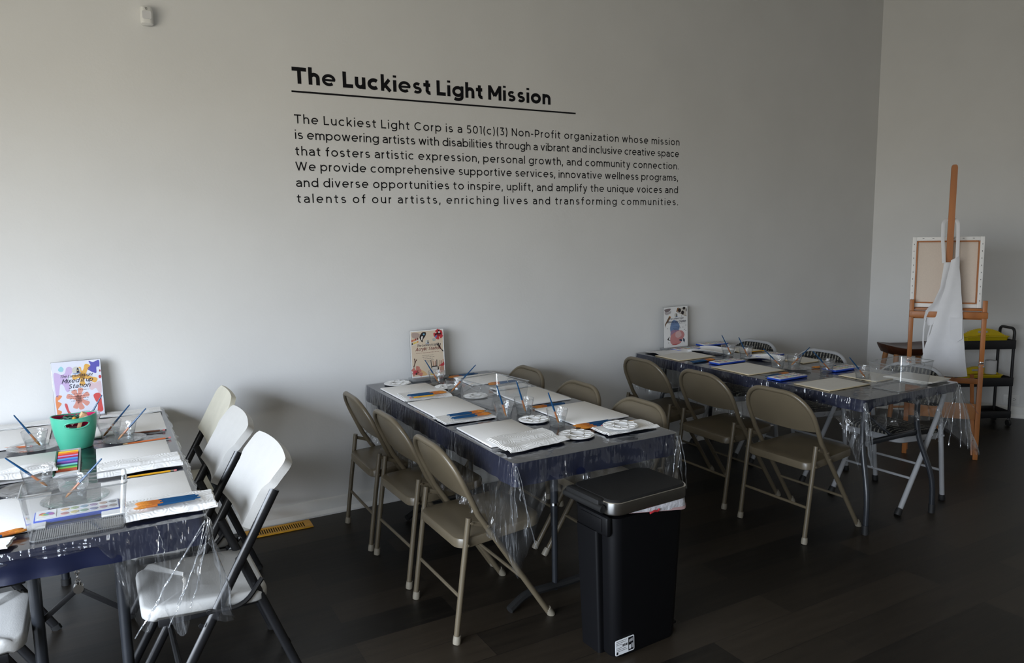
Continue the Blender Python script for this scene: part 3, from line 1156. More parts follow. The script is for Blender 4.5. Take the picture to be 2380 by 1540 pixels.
def perimeter(x0, x1, y0, y1, r=0.03, step=0.012):
    """rounded rectangle around the table, with outward normals, starting at the far left corner and running down the left side"""
    pts = []

    def line(a, b, n):
        d = (Vector(b) - Vector(a))
        k = max(2, int(d.length / step))
        for i in range(k):
            p = Vector(a) + d * (i / k)
            pts.append((p.x, p.y, n[0], n[1]))

    def arc(cx, cyy, a0):
        for i in range(6):
            a = rad(a0 + 90 * i / 6)
            pts.append((cx + r * cos(a), cyy + r * sin(a), cos(a), sin(a)))
    line((x0, y1 - r), (x0, y0 + r), (-1, 0))
    arc(x0 + r, y0 + r, 180)
    line((x0 + r, y0), (x1 - r, y0), (0, -1))
    arc(x1 - r, y0 + r, 270)
    line((x1, y0 + r), (x1, y1 - r), (1, 0))
    arc(x1 - r, y1 - r, 0)
    line((x1 - r, y1), (x0 + r, y1), (0, 1))
    arc(x0 + r, y1 - r, 90)
    return pts


def draped(g, per, ztop, hang, wave, flare, rows, inset=0.0, crumple=0.0, seed=0.0, two=False):
    """flat top plus a hanging skirt whose drop, folds and flare vary along the edge"""
    n = len(per)
    vs = []
    s = 0.0
    acc = []
    for i in range(n):
        acc.append(s)
        a, b = per[i], per[(i + 1) % n]
        s += math.hypot(b[0] - a[0], b[1] - a[1])
    for j in range(rows + 1):
        t = j / rows
        for i, (x, y, nx, ny) in enumerate(per):
            h = hang(x, y)
            w = wave(x, y, acc[i], t)
            o = flare(x, y) * t + w
            q = noise.noise(Vector((x * 9 + seed, y * 9, t * 3))) * crumple * t
            o += q
            dz = 0.006 * (1 - math.exp(-t * 8)) if j else 0
            tx = noise.noise(Vector((acc[i] * 7 + seed, t * 2.0, 4.2))) * crumple * 1.2 * t
            vs.append((x + nx * o - ny * tx, y + ny * o + nx * tx, ztop - h * t - dz))
    fs = []
    for j in range(rows):
        for i in range(n):
            k = (i + 1) % n
            fs.append((j * n + i, (j + 1) * n + i, (j + 1) * n + k, j * n + k))
    g.mat = 1 if two else 0
    g.add(vs, fs)
    g.mat = 0
    g.add(vs[:n], [tuple(range(n))])


def near(x, y, cx, cyy, r):
    d = math.hypot(x - cx, y - cyy)
    return max(0.0, 1 - d / r) ** 1.3


def sheet_set(x0, x1, y0, y1, cover_label, sheet_label, cover_drop, sheet_hang, sheet_flare, seed, folds=40):
    o_ = 0.004
    g = G()
    per = perimeter(x0 - o_, x1 + o_, y0 - o_, y1 + o_, 0.022)
    draped(g, per, ZT + 0.002, cover_drop, lambda x, y, s, t: 0.0035 * t * sin(s * 55 + 2 * sin(s * 7)), lambda x, y: 0.004, 6, crumple=0.008, seed=seed)
    tag(g.build('table_cover', 'navy_cover', None, 0.9), cover_label, 'tablecloth')
    o_ = 0.009
    g = G()
    per = perimeter(x0 - o_, x1 + o_, y0 - o_, y1 + o_, 0.026, 0.010)

    def wave(x, y, s, t):
        k = folds + 8 * noise.noise(Vector((s * 2.3 + seed, 0, 0)))
        a = (0.006 + 0.013 * t) * t * min(1, sheet_hang(x, y) / 0.2)
        return 0.004 * min(1, t * 6) + a * (1 - 2 * abs(sin(s * k / 2)) + 0.5 * sin(s * k * 2.3 + seed))
    draped(g, per, ZT + 0.005, sheet_hang, wave, sheet_flare, 18, crumple=0.034, seed=seed + 3, two=True)
    return tag(g.build('clear_table_sheet', ['clear_sheet', 'clear_skirt'], None, 0.9), sheet_label, 'plastic sheet')


def gather(sheet_o, top, ends, seed, bow=0.012, r=0.0017):
    """thin pale strands added as the glints along creases of bunched plastic below a table corner"""
    rnd = random.Random(seed)
    g = G()
    for e in ends:
        a, b = Vector(top) + Vector((rnd.uniform(-0.012, 0.012), -0.004, rnd.uniform(-0.006, 0.0))), Vector(e)
        side = Vector((rnd.uniform(-1, 1), rnd.uniform(-1, 0.2), 0)) * bow
        pts, rs = [], []
        for i in range(15):
            q = i / 14
            p = a.lerp(b, q) + side * sin(pi * q) + Vector((noise.noise(Vector((q * 7, seed, e[0] * 30))) * 0.008 * q, noise.noise(Vector((q * 6, seed + 3, e[0] * 30))) * 0.008 * q, 0))
            pts.append(p)
            rs.append(r * (0.5 + 1.1 * abs(noise.noise(Vector((q * 5, seed * 2.1, e[2] * 40)))) + 0.3 * q))
        g.tube(pts, rs, 6, r2=r * 1.2)
    return g.build('gathered_fold_glint', 'clear_fold_glint', sheet_o, 0.9)  # strands stand in for white highlight streaks on the bunched folds


TB = {1: (-0.535, 0.225, 2.400, 4.105), 2: (1.312, 2.108, 2.345, 4.105), 3: (3.312, 4.120, 2.300, 4.110)}
table('folding table under navy cover with a green bucket on it', *TB[1], 'braced')
table('folding table under navy cover behind the black trash can', *TB[2], 'pedestal')
table('folding table with bent dark legs, standing nearest the easel', *TB[3], 'bent')

# sheet hems
x0, x1, y0, y1 = TB[1]
sh1 = sheet_set(*TB[1], 'navy plastic cover on the table with the green bucket', 'clear plastic sheet bunched at the corner over the white chair seat',
          lambda x, y: 0.082,
          lambda x, y: 0.03 + (0.32 * min(1, max(0, (x + 0.075) / 0.12)) * (0.86 + 0.14 * sin(x * 60)) if y < y0 + 0.03 else 0.25 * near(x, y, x1, y0, 0.22)),
          lambda x, y: 0.006 + 0.05 * near(x, y, x1, y0, 0.2), 1.0, 70)
x0b, x1b, y0b, y1b = TB[2]


def hang2(x, y):
    if y > y1b - 0.02 and x > x0b + 0.05:
        return 0.10
    h = 0.13
    if x < x0b + 0.04:
        h = 0.285
        h = 0.285 + 0.10 * near(x, y, x0b, y0b, 0.25)
    h = max(h, 0.10 + 0.36 * near(x, y, x0b, y0b, 0.16))
    h = max(h, 0.12 + 0.22 * near(x, y, x1b, y0b, 0.30))
    if x > x1b - 0.04 and y > y0b + 0.1:
        h = max(h, 0.22)
    return h


sh2 = sheet_set(*TB[2], 'navy plastic cover on the table with the beige poster', 'clear plastic sheet hanging down the sides of the beige poster table',
          lambda x, y: 0.085, hang2,
          lambda x, y: 0.010 + 0.04 * near(x, y, x1b, y0b, 0.25) + 0.015 * near(x, y, x0b, y0b, 0.2), 5.0, 34)
x0c, x1c, y0c, y1c = TB[3]


def hang3(x, y):
    if y > y1c - 0.02:
        return 0.08
    h = 0.10
    if x < x0c + 0.04:
        h = 0.25
        if y < y0c + 0.75:
            h = 0.12
    h = max(h, 0.10 + 0.30 * near(x, y, x0c, y0c, 0.12))
    h = max(h, 0.10 + 0.30 * near(x, y, x1c, y0c, 0.34))
    if abs(y - y0c) < 0.04:
        h = max(h, 0.16)
    return h


sh3 = sheet_set(*TB[3], 'navy plastic cover on the table nearest the easel', 'clear plastic sheet gathered at the corners of the table nearest the easel',
          lambda x, y: 0.040 if x > x0c + 0.05 else 0.055, hang3,
          lambda x, y: 0.008 + 0.13 * near(x, y, x1c, y0c, 0.30) - 0.02 * near(x, y, x0c, y0c, 0.2), 9.0, 40)

gather(sh1, (0.232, 2.386, 0.738), [(0.010, 2.350, 0.425), (0.045, 2.345, 0.47), (0.100, 2.345, 0.435), (0.165, 2.350, 0.48), (0.195, 2.352, 0.56), (0.130, 2.350, 0.50)], 3)
gather(sh1, (0.105, 2.383, 0.735), [(0.085, 2.372, 0.660), (0.105, 2.370, 0.655)], 4, 0.004)
gather(sh2, (1.305, 2.338, 0.735), [(1.325, 2.325, 0.60), (1.310, 2.320, 0.54), (1.345, 2.320, 0.46), (1.390, 2.320, 0.40), (1.300, 2.345, 0.50)], 5)
gather(sh2, (2.115, 2.338, 0.735), [(2.150, 2.310, 0.50), (2.120, 2.300, 0.48), (2.060, 2.310, 0.52), (2.165, 2.360, 0.46), (2.090, 2.310, 0.60)], 6)
gather(sh3, (3.306, 2.292, 0.735), [(3.385, 2.300, 0.42), (3.365, 2.295, 0.44), (3.345, 2.295, 0.50), (3.400, 2.300, 0.38), (3.335, 2.290, 0.56), (3.375, 2.285, 0.47)], 7, 0.006, 0.0034)
gather(sh3, (4.126, 2.292, 0.735), [(4.280, 2.260, 0.55), (4.215, 2.250, 0.350), (4.180, 2.250, 0.365), (4.105, 2.250, 0.385), (4.020, 2.265, 0.405), (3.900, 2.275, 0.455), (3.925, 2.270, 0.44)], 8, 0.016, 0.0014)

ZI = ZT + 0.0062          # things rest on the clear sheet


# ---------------------------------------------------------------- canvases and paper
def slab(name, label, cat, cx, cyy, w, d, h, rz, mats, bev=0.003, z=ZI, group=None):
    t = thing(name, label, cat, (cx, cyy, z), rad(rz), group)
    g = G()
    g.box((0, 0, h / 2), (w, d, h), bev)
    g.build('panel', mats[0], t)
    if len(mats) > 1:
        g = G()
        g.box((0, 0, h + 0.0004), (w - 0.016, d - 0.016, 0.0008))
        g.build('painting_face', mats[1], t)
    return t


def canvas(label, cx, cyy, rz=0.0, w=0.279, d=0.356, z=ZI, h=0.008):
    return tag(G().box((0, 0, h / 2), (w, d, h), 0.002).build('blank_canvas', 'canvas_white', None, 0.7, (cx, cyy, z), (0, 0, rad(rz))), label, 'canvas')


def towel(label, cx, cyy, w, d, rz, z=ZI, lift=0.006, roll=0.0, seed=0.0, layers=2, off=None):
    """a folded sheet of kitchen paper, its near edge rolled up a little"""
    t = thing('paper_towel', label, 'paper towel', (cx, cyy, z), rad(rz))
    for L in range(layers):
        g = G()

        def fn(u, v, L=L):
            x = (u - 0.5) * w * (1 - 0.03 * L)
            y = (v - 0.5) * d * (1 - 0.05 * L)
            zz = 0.0035 + 0.004 * L + lift * (0.5 + 0.5 * noise.noise(Vector((u * 2.4 + seed, v * 2.0, 1.7))))
            if off:
                k_ = min(1.0, max(0.0, (off - v) / 0.15))
                zz -= 0.0085 * k_ * k_ * (3 - 2 * k_)
            e = max(0, (0.22 - v) / 0.22)
            zz += roll * sin(pi * min(1, e)) if e > 0 else 0
            x += 0.004 * noise.noise(Vector((v * 6, seed, L)))
            y += 0.004 * noise.noise(Vector((u * 7, seed + 4, L)))
            return (x, y, zz)
        g.grid(26, 14, fn, th=0.0025)
        g.build('paper_layer', 'kitchen_paper', t, 0.9)
    return t


# table with the green bucket
canvas('blank white canvas nearest the wall beside the purple poster, under two cups', 0.062, 3.800, 0, 0.30)
canvas('blank white canvas beside the pastel box, on the chair side', 0.064, 3.230, 0.5, 0.262, 0.356)
canvas('blank white canvas beside the clear bin, yellow pencil above it', 0.082, 2.722, 0, 0.27, 0.36)
canvas('blank white canvas cut by the photo edge, nearest the wall', -0.385, 3.800, 0, 0.279)
canvas('blank white canvas cut by the photo edge, next to the pastel box', -0.346, 3.280, 0)
canvas('blank white canvas cut by the photo edge, behind the clear bin', -0.340, 2.715, 0)
towel('folded paper towel at the wall end beside the purple poster', 0.085, 4.045, 0.27, 0.10, -2, ZI, 0.012, 0.0, 1.0)
towel('folded paper towel across the canvas beside the pastel box', 0.078, 3.050, 0.285, 0.165, 0, ZI + 0.009, 0.010, 0.012, 2.0, off=0.5)
towel('folded paper towel under a fan of brushes beside the clear bin', 0.143, 2.520, 0.262, 0.165, -1, ZI + 0.009, 0.008, 0.010, 3.0, off=0.62)
towel('paper towel at the wall end cut by the photo edge', -0.375, 4.045, 0.26, 0.10, 2, ZI, 0.012, 0.0, 4.0)
towel('crumpled paper towel behind a cup, cut by the photo edge', -0.330, 3.135, 0.27, 0.15, 6, ZI + 0.009, 0.030, 0.010, 5.0)
towel('torn paper towel at the table edge in front of the clear bin', -0.375, 2.455, 0.20, 0.08, -10, ZI + 0.002, 0.010, 0.0, 6.0)

# table with the beige poster
canvas('blank white canvas by the white palette at the wall end', 1.470, 3.735, 0, 0.275, 0.37)
canvas('blank white canvas between two others on the aisle side, brushes on its towel', 1.466, 3.318, 0, 0.27, 0.36)
canvas('blank white canvas under the big paper towel at the corner', 1.470, 2.735, -1, 0.279, 0.345)
canvas('blank white canvas behind the clear bin, nearest the wall', 1.950, 3.845, -1, 0.279, 0.27)
canvas('blank white canvas in front of the middle tan chair back', 1.952, 3.295, 0, 0.27, 0.356)
canvas('blank white canvas in front of the tan chair back by the palettes', 1.956, 2.842, 0.5, 0.30, 0.356)
towel('paper towel under brushes at the wall end next to a round palette', 1.468, 3.600, 0.262, 0.165, -2, ZI + 0.009, 0.006, 0.0, 7.0, off=0.2)
towel('paper towel under two rows of brushes in the middle of the aisle side', 1.448, 3.060, 0.262, 0.150, -1, ZI, 0.005, 0.0, 8.0)
towel('large folded paper towel on the corner of the canvas', 1.488, 2.545, 0.292, 0.185, 5, ZI + 0.009, 0.010, 0.008, 9.0, 3, off=0.6)
towel('paper towel beneath a white palette at the table corner by the trash can', 1.962, 2.505, 0.275, 0.135, -1, ZI, 0.008, 0.004, 10.0)
towel('narrow folded paper towel strip between two far side canvases beyond the clear bin', 1.965, 3.545, 0.215, 0.10, 2, ZI, 0.006, 0.0, 11.0)


# table of blue paint sets
def board(label, cx, cyy, w, d, rz=0.0, z=ZI):
    return slab('canvas_board', label, 'canvas board', cx, cyy, w, d, 0.004, rz, ['board_cream', 'board_face'], 0.001, z)


def sheet(label, cx, cyy, w, d, rz, curl, seed, z=ZI):
    def fn(u, v):
        zz = 0.002 + curl * (abs(u - 0.5) * 2) ** 3 * (0.6 + 0.4 * noise.noise(Vector((v * 2, seed, 0))))
        zz += curl * 0.7 * sin(pi * v) * (0.5 + 0.5 * noise.noise(Vector((u * 3 + seed, v, 1))))
        return ((u - 0.5) * w, (v - 0.5) * d, zz)
    g = G()
    g.grid(18, 14, fn, th=0.001)
    return tag(g.build('paper_sheet', 'paper_white', None, 0.9, (cx, cyy, z), (0, 0, rad(rz))), label, 'paper')


sheet('white paper sheet at the wall end below the watercolor poster', 3.500, 3.985, 0.29, 0.18, -3, 0.014, 1)
sheet('curled white paper towel behind two water cups near the watercolor poster', 3.755, 3.815, 0.20, 0.28, 20, 0.030, 2)
sheet('curled white paper towel between the blue paint sets in the middle', 3.815, 3.385, 0.16, 0.22, 25, 0.028, 3)
board('cream edged canvas board by the wall end of the table', 3.488, 3.795, 0.32, 0.25, -1)
board('cream edged canvas board in the middle of the chair side, between paint sets', 3.478, 3.222, 0.30, 0.32, -2)
board('cream edged canvas board at the near corner beside the clear bin', 3.500, 2.632, 0.335, 0.235, -1)
board('cream edged canvas board on the far side below the striped chair back nearest the wall', 4.000, 3.760, 0.19, 0.20, 4)
board('cream edged canvas board on the far side below the middle striped chair back', 4.000, 3.235, 0.19, 0.17, 0)
board('cream edged canvas board behind the clear bin', 3.865, 2.655, 0.24, 0.24, 0)
for k in range(3):
    slab('canvas_board', ['lowest board of the stack beside the clear bin near the easel', 'middle board of the stack beside the clear bin near the easel',
                          'topmost board of the stack beside the clear bin near the easel'][k], 'canvas board',
         4.000 + 0.006 * k, 2.475 - 0.008 * k, 0.21, 0.26, 0.004, 4 * k - 3, ['board_face', 'board_face'], 0.001, ZI + 0.0052 * k, 'boards stacked beside the bin')


# ---------------------------------------------------------------- brushes, pencils, pastels
def brush(label):
    t = thing('paintbrush', label, 'paintbrush')
    g = G()
    g.tube([(0, 0, 0), (0.004, 0, 0), (0.05, 0, 0), (0.095, 0, 0), (0.112, 0, 0)], [0.0018, 0.0026, 0.0034, 0.0044, 0.0038], 8)
    g.build('handle', 'brush_blue', t)
    g = G()
    g.tube([(0.110, 0, 0), (0.125, 0, 0), (0.143, 0, 0)], [0.0040, 0.0042, 0.0044], 8)
    g.build('ferrule', 'brush_copper', t)
    g = G()
    g.tube([(0.142, 0, 0), (0.158, 0, 0), (0.172, 0, 0), (0.178, 0, 0)], [0.0046, 0.0050, 0.0034, 0.0012], 8)
    g.build('bristles', 'brush_gold', t)
    return t


mk_brush = Maker(brush)


def place_brush(label, end, tip, group=None, L=0.178):
    e, p = Vector(end), Vector(tip)
    d = (p - e)
    o = mk_brush(label, group, tuple(e), 0, quat=d.normalized().to_track_quat('X', 'Z'))
    s = d.length / L
    o.scale = (s, 1, 1)
    return o


def bundle(label, group, x0, y0, x1, y1, n, z, spread=0.011):
    d = Vector((x1 - x0, y1 - y0))
    nrm = Vector((-d.y, d.x)).normalized()
    rnd = random.Random(int(x0 * 1000 + y0 * 77))
    for k in range(n):
        o = (k - (n - 1) / 2) * spread
        j = rnd.uniform(-0.009, 0.009)
        a = rnd.uniform(-0.003, 0.003)
        u = d.normalized()
        e = (x0 + nrm.x * (o + a) + u.x * j, y0 + nrm.y * (o + a) + u.y * j, z)
        p = (x1 + nrm.x * (o - a) + u.x * j, y1 + nrm.y * (o - a) + u.y * j, z + 0.0005)
        place_brush(label, e, p, group)


ZB = ZI + 0.0055
bundle('blue paintbrush in the fan lying on the paper towel beside the clear bin', 'brushes on the towel beside the bin', 0.222, 2.510, 0.045, 2.518, 5, ZB + 0.022)
bundle('blue paintbrush in the bunch at the photo edge in front of the clear bin', 'brushes at the photo edge', -0.420, 2.485, -0.252, 2.535, 3, ZB + 0.006)
bundle('blue paintbrush peeping from under the crumpled towel at the photo edge', 'brushes under the crumpled towel', -0.500, 3.130, -0.345, 3.180, 2, ZB + 0.012)
bundle('blue paintbrush on the paper towel nearest the wall, beige poster table', 'brushes on the wall end towel', 1.362, 3.560, 1.560, 3.545, 4, ZB + 0.022)
bundle('blue paintbrush in the row on the middle aisle side paper towel', 'brushes on the middle towel', 1.378, 3.080, 1.560, 3.078, 3, ZB + 0.014)
bundle('blue paintbrush in the nearer row on the middle aisle side paper towel', 'nearer brushes on the middle towel', 1.362, 3.028, 1.553, 3.016, 3, ZB + 0.014)
bundle('blue paintbrush in the bunch lying beside the beige poster', 'brushes beside the beige poster', 1.985, 4.030, 1.790, 3.990, 4, ZB)
bundle('blue paintbrush in the bunch seen through the clear bin', 'brushes seen through the bin', 2.040, 3.620, 1.860, 3.612, 4, ZB + 0.016)
bundle('blue paintbrush in the bunch between the two far side canvases', 'brushes between far canvases', 1.995, 3.050, 1.818, 3.042, 4, ZB)
bundle('blue paintbrush in the bunch in front of the canvas by the palettes', 'brushes in front of the near canvas', 1.980, 2.640, 1.785, 2.636, 4, ZB)
bundle('blue paintbrush lying beside the yellow pencil near the round palettes', 'brushes beside the yellow pencil', 1.985, 2.598, 1.800, 2.596, 2, ZB)
bundle('blue paintbrush in the bunch beside the blue set at the chair side wall end', 'brushes at the paint set table wall end', 3.350, 3.575, 3.548, 3.585, 4, ZB)
bundle('blue paintbrush in the bunch beside the blue set at the table corner', 'brushes beside the corner paint set', 3.365, 2.965, 3.565, 2.985, 3, ZB)
bundle('blue paintbrush lying in front of the far wall blue set', 'brushes by the far wall paint set', 3.930, 4.030, 4.085, 4.012, 3, ZB)
bundle('paintbrush with orange bristles beside the blue set on the far side', 'brushes by the far side paint set', 3.985, 2.985, 3.820, 3.010, 2, ZB)


def pencil(label, x0, y0, x1, y1, m, z=ZB, flip=False):
    d = Vector((x1 - x0, y1 - y0, 0))
    t = thing('pencil', label, 'pencil', (x0, y0, z))
    t.rotation_euler = (0, 0, math.atan2(d.y, d.x))
    L = d.length
    g = G()
    g.tube([(0.018, 0, 0), (L - 0.022, 0, 0)], 0.0037, 6)
    g.build('barrel', m, t, 0.3)
    g = G()
    g.tube([(0, 0, 0), (0.018, 0, 0)], [0.0006, 0.0036], 6)
    g.build('point', 'pencil_wood', t)
    g = G()
    g.tube([(L - 0.022, 0, 0), (L - 0.011, 0, 0)], 0.0039, 8)
    g.build('ferrule', 'chrome', t)
    g = G()
    g.tube([(L - 0.011, 0, 0), (L - 0.001, 0, 0), (L, 0, 0)], [0.0037, 0.0036, 0.002], 8)
    g.build('eraser', 'eraser_pink', t)


pencil('dark brown pencil beside the two cups near the wall', 0.060, 3.612, 0.205, 3.592, 'pencil_brown', ZB)
pencil('red orange pencil lying in front of a clear saucer', 0.030, 3.430, 0.216, 3.440, 'pencil_red')
pencil('yellow pencil on the table beside the clear bin', 0.020, 2.932, 0.195, 2.925, 'pencil_yellow')
pencil('red orange pencil beside the saucer left of the green bucket', -0.415, 3.640, -0.300, 3.610, 'pencil_red')
pencil('yellow pencil beside the brushes on the wall end towel', 1.500, 3.505, 1.348, 3.512, 'pencil_yellow', ZB + 0.020)
pencil('yellow pencil with pink eraser beside the paper towel by the palettes', 2.085, 2.582, 1.890, 2.588, 'pencil_yellow')
pencil('yellow pencil on the far side of the paint set table', 4.110, 3.640, 3.945, 3.655, 'pencil_yellow')


# ---------------------------------------------------------------- cups, saucers, palettes
def cup(label):
    t = thing('water_cup', label, 'cup')
    g = G()
    prof_ = [(0.020, 0.002), (0.033, 0.0), (0.0345, 0.003), (0.0375, 0.030), (0.0435, 0.052), (0.0480, 0.076)]
    seg = 32
    vs, fs = [], []
    for i, (r, z) in enumerate(prof_):
        for k in range(seg):
            a = 2 * pi * k / seg
            rr = r * (1 + (0.018 if (k % 2 and 2 <= i <= 5 and z > 0.02) else 0))
            vs.append((rr * cos(a), rr * sin(a), z))
    for i in range(len(prof_) - 1):
        for k in range(seg):
            k2 = (k + 1) % seg
            fs.append((i * seg + k, i * seg + k2, (i + 1) * seg + k2, (i + 1) * seg + k))
    g.add(vs, fs)
    g.tube([(0.048 * cos(2 * pi * k / 28), 0.048 * sin(2 * pi * k / 28), 0.0765) for k in range(28)], 0.0011, 6, closed=True)
    g.build('tumbler', 'clear_glass', t, 0.9)
    g = G()
    g.lathe([(0.001, 0.0075), (0.0318, 0.0085), (0.0355, 0.032), (0.0375, 0.038), (0.001, 0.038)], 24)
    g.build('water', 'water', t, 0.9)
    return t


mk_cup = Maker(cup)


def saucer(label):
    g = G()
    g.lathe([(0.001, 0.0035), (0.066, 0.0035), (0.082, 0.009), (0.1, 0.014), (0.101, 0.0125), (0.083, 0.006), (0.066, 0.001), (0.001, 0.001)], 40)
    o = g.build('clear_saucer', 'clear_glass', None, 0.9)
    return tag(o, label, 'saucer')


mk_saucer = Maker(saucer)


def cup_set(cl, bl, x, y, end, tip, z=ZI):
    mk_cup(cl, None, (x, y, z + 0.0002), random.uniform(0, 6))
    e = Vector(end)
    p = Vector((x + max(-0.028, min(0.028, tip[0] - x)), tip[1], z + 0.0105))
    d = (e - p).normalized()
    place_brush(bl, p + d * max(0.165, (e - p).length), p)


ZS = ZI + 0.004
SA = [('cup', 0)]
mk_saucer('clear saucer under the cup left of the green bucket', None, (-0.290, 3.580, ZI))
mk_saucer('clear saucer under the cup with a brush, right of the green bucket', None, (0.040, 3.505, ZI)).scale = (0.85, 0.85, 1)
mk_saucer('clear saucer under the cup by the crumpled paper towel', None, (-0.262, 2.960, ZI))
mk_saucer('clear saucer under the cup behind the clear bin', None, (-0.127, 2.765, ZI))
mk_saucer('clear saucer between the water cups and blue sets near the easel', None, (3.700, 3.045, ZI)).scale = (0.9, 0.9, 1)
cup_set('water cup left of the green bucket', 'blue paintbrush standing in the cup left of the green bucket', -0.286, 3.562, (-0.338, 3.552, 0.884), (-0.270, 3.562, 0.75), ZS)
cup_set('water cup just right of the green bucket, nearest the bucket', 'blue paintbrush leaning in the cup nearest the green bucket', -0.014, 3.600, (0.072, 3.62, 0.880), (-0.040, 3.600, 0.76))
cup_set('water cup on a saucer beside the red orange pencil', 'blue paintbrush leaning in the cup beside the red orange pencil', 0.041, 3.495, (0.130, 3.48, 0.884), (0.015, 3.490, 0.76), ZS)
cup_set('water cup by the crumpled paper towel', 'dark paintbrush standing in the cup by the crumpled paper towel', -0.241, 2.945, (-0.305, 2.935, 0.860), (-0.215, 2.945, 0.76), ZS)
cup_set('water cup seen through the clear bin, watercolor set in front', 'bright blue paintbrush leaning in the cup seen through the clear bin', -0.130, 2.775, (-0.044, 2.76, 0.876), (-0.155, 2.775, 0.77), ZS)
cup_set('water cup hidden behind the green bucket before the purple poster', 'blue paintbrush crossing the lower corner of the purple poster', -0.095, 3.830, (-0.035, 3.83, 0.895), (-0.118, 3.83, 0.76))
cup_set('water cup in front of the beige poster', 'blue paintbrush standing in the cup in front of the beige poster', 1.661, 3.880, (1.594, 3.868, 0.884), (1.672, 3.880, 0.75))
cup_set('water cup touching the far side of the clear bin', 'blue paintbrush leaning away from the beige poster over the clear bin', 1.640, 3.590, (1.768, 3.58, 0.893), (1.618, 3.590, 0.75))
cup_set('water cup at the front of the clear bin, nearer the aisle', 'blue paintbrush in the cup nearer the aisle, in front of the bin', 1.600, 2.955, (1.565, 2.945, 0.893), (1.612, 2.955, 0.75))
cup_set('water cup beside the brush bunch, second of the trio', 'blue paintbrush in the second cup of the trio beside the brush bunch', 1.726, 2.985, (1.687, 2.975, 0.895), (1.735, 2.985, 0.75))
cup_set('water cup between two round white palettes', 'blue paintbrush standing in the cup between two round white palettes', 1.742, 2.715, (1.690, 2.70, 0.896), (1.750, 2.715, 0.75))
cup_set('water cup nearest the watercolor poster', 'blue paintbrush in the cup nearest the watercolor poster', 3.737, 3.640, (3.674, 3.64, 0.897), (3.765, 3.64, 0.75))
cup_set('water cup beside the curled towel, second from the watercolor poster', 'blue paintbrush in the second cup from the watercolor poster', 3.782, 3.525, (3.710, 3.52, 0.890), (3.802, 3.525, 0.75))
cup_set('water cup at the corner of the middle canvas board', 'blue paintbrush in the cup at the corner of the middle board', 3.651, 3.140, (3.520, 3.14, 0.880), (3.680, 3.14, 0.75))
cup_set('water cup whose brush leans toward the striped chair', 'blue paintbrush leaning toward the middle striped chair back', 3.776, 3.120, (3.920, 3.12, 0.856), (3.75, 3.12, 0.76))
cup_set('water cup beside the blue set on the far side', 'blue paintbrush in the cup beside the far side blue set', 3.788, 2.890, (3.660, 2.89, 0.884), (3.815, 2.89, 0.75))
cup_set('water cup seen through the clear bin near the easel', 'blue paintbrush standing behind the clear bin near the easel', 3.760, 2.630, (3.625, 2.62, 0.888), (3.786, 2.63, 0.75))


def palette(label):
    g = G()
    R = 0.078
    g.lathe([(0.001, 0.004), (0.026, 0.004), (0.031, 0.0085), (R - 0.003, 0.0085), (R, 0.007), (R - 0.001, 0.0045), (0.03, 0.0015), (0.001, 0.0015)], 48)
    for k in range(10):      # raised rims of the wells
        a = 2 * pi * k / 10
        cx_, cy_2 = 0.055 * cos(a), 0.055 * sin(a)
        pr = [(0.0135, 0.0086), (0.0148, 0.0104), (0.0160, 0.0086)]
        T = Matrix.Translation((cx_, cy_2, 0)) @ Matrix.Rotation(a, 4, 'Z')
        g.lathe(pr, 20, T=T, sx=1.15)
    g.lathe([(0.028, 0.0086), (0.031, 0.0108), (0.034, 0.0086)], 40)
    o = g.build('paint_palette', 'palette_white', None, 0.9)
    return tag(o, label, 'palette')


mk_pal = Maker(palette)
GPal = 'round white paint palettes'
mk_pal('round white palette at the wall end beside the first canvas', GPal, (1.468, 4.010, ZI))
mk_pal('round white palette behind the clear bin near the poster cup', GPal, (1.662, 3.755, ZI)).scale = (0.85, 0.85, 1)
mk_pal('round white palette seen through the clear bin', GPal, (1.700, 3.450, ZI)).scale = (0.85, 0.85, 1)
mk_pal('round white palette behind the cup by the canvas', GPal, (1.700, 2.850, ZI)).scale = (0.92, 0.92, 1)
mk_pal('round white palette at the table edge beside the large paper towel', GPal, (1.722, 2.532, ZI))
mk_pal('round white palette lying on the paper towel near the trash can', GPal, (1.925, 2.492, ZI + 0.020))


# ---------------------------------------------------------------- clear bins
def bin_clear(label, cx, cyy, rz, wb, db, wt, dt, h, handles=True, ribs=False):
    t = thing('clear_bin', label, 'storage bin', (cx, cyy, ZI), rad(rz))
    th = 0.0032

    def ring(w, d, z, r=0.014):
        return [(x, y, z) for x, y in rrect(w, d, r, 4)]
    g = G()
    g.loft([ring(wb, db, 0.0), ring(wt, dt, h)], cap0=True, cap1=False)
    g.build('walls', 'clear_plastic', t, 0.6)
    g = G()
    rim = [(x, y, h) for x, y in rrect(wt, dt, 0.014, 4)]
    g.tube(rim, 0.0026, 6, closed=True)
    base = [(x, y, 0.003) for x, y in rrect(wb, db, 0.014, 4)]
    g.tube(base, 0.0022, 6, closed=True)
    g.build('rim', 'acrylic_smoke', t, 0.9)
    if handles:
        for sx in (-1, 1):
            g = G()
            k = (wb + (wt - wb) * 0.80) / 2 + 0.0015
            pts = [(sx * k, y, 0.80 * h + z) for y, z in rrect(0.09, 0.024, 0.0115, 5)]
            g.tube(pts, 0.0018, 6, closed=True)
            g.build('hand_hole', 'acrylic_smoke', t, 0.9)
    if ribs:
        g = G()
        n = int(wb / 0.0055) - 3
        for k in range(n):
            g.box((-wb / 2 + 0.012 + k * 0.0055, 0, th + 0.001), (0.0022, db - 0.02, 0.0014))
        g.build('ribbed_base', 'acrylic_smoke', t, 0)
    return t


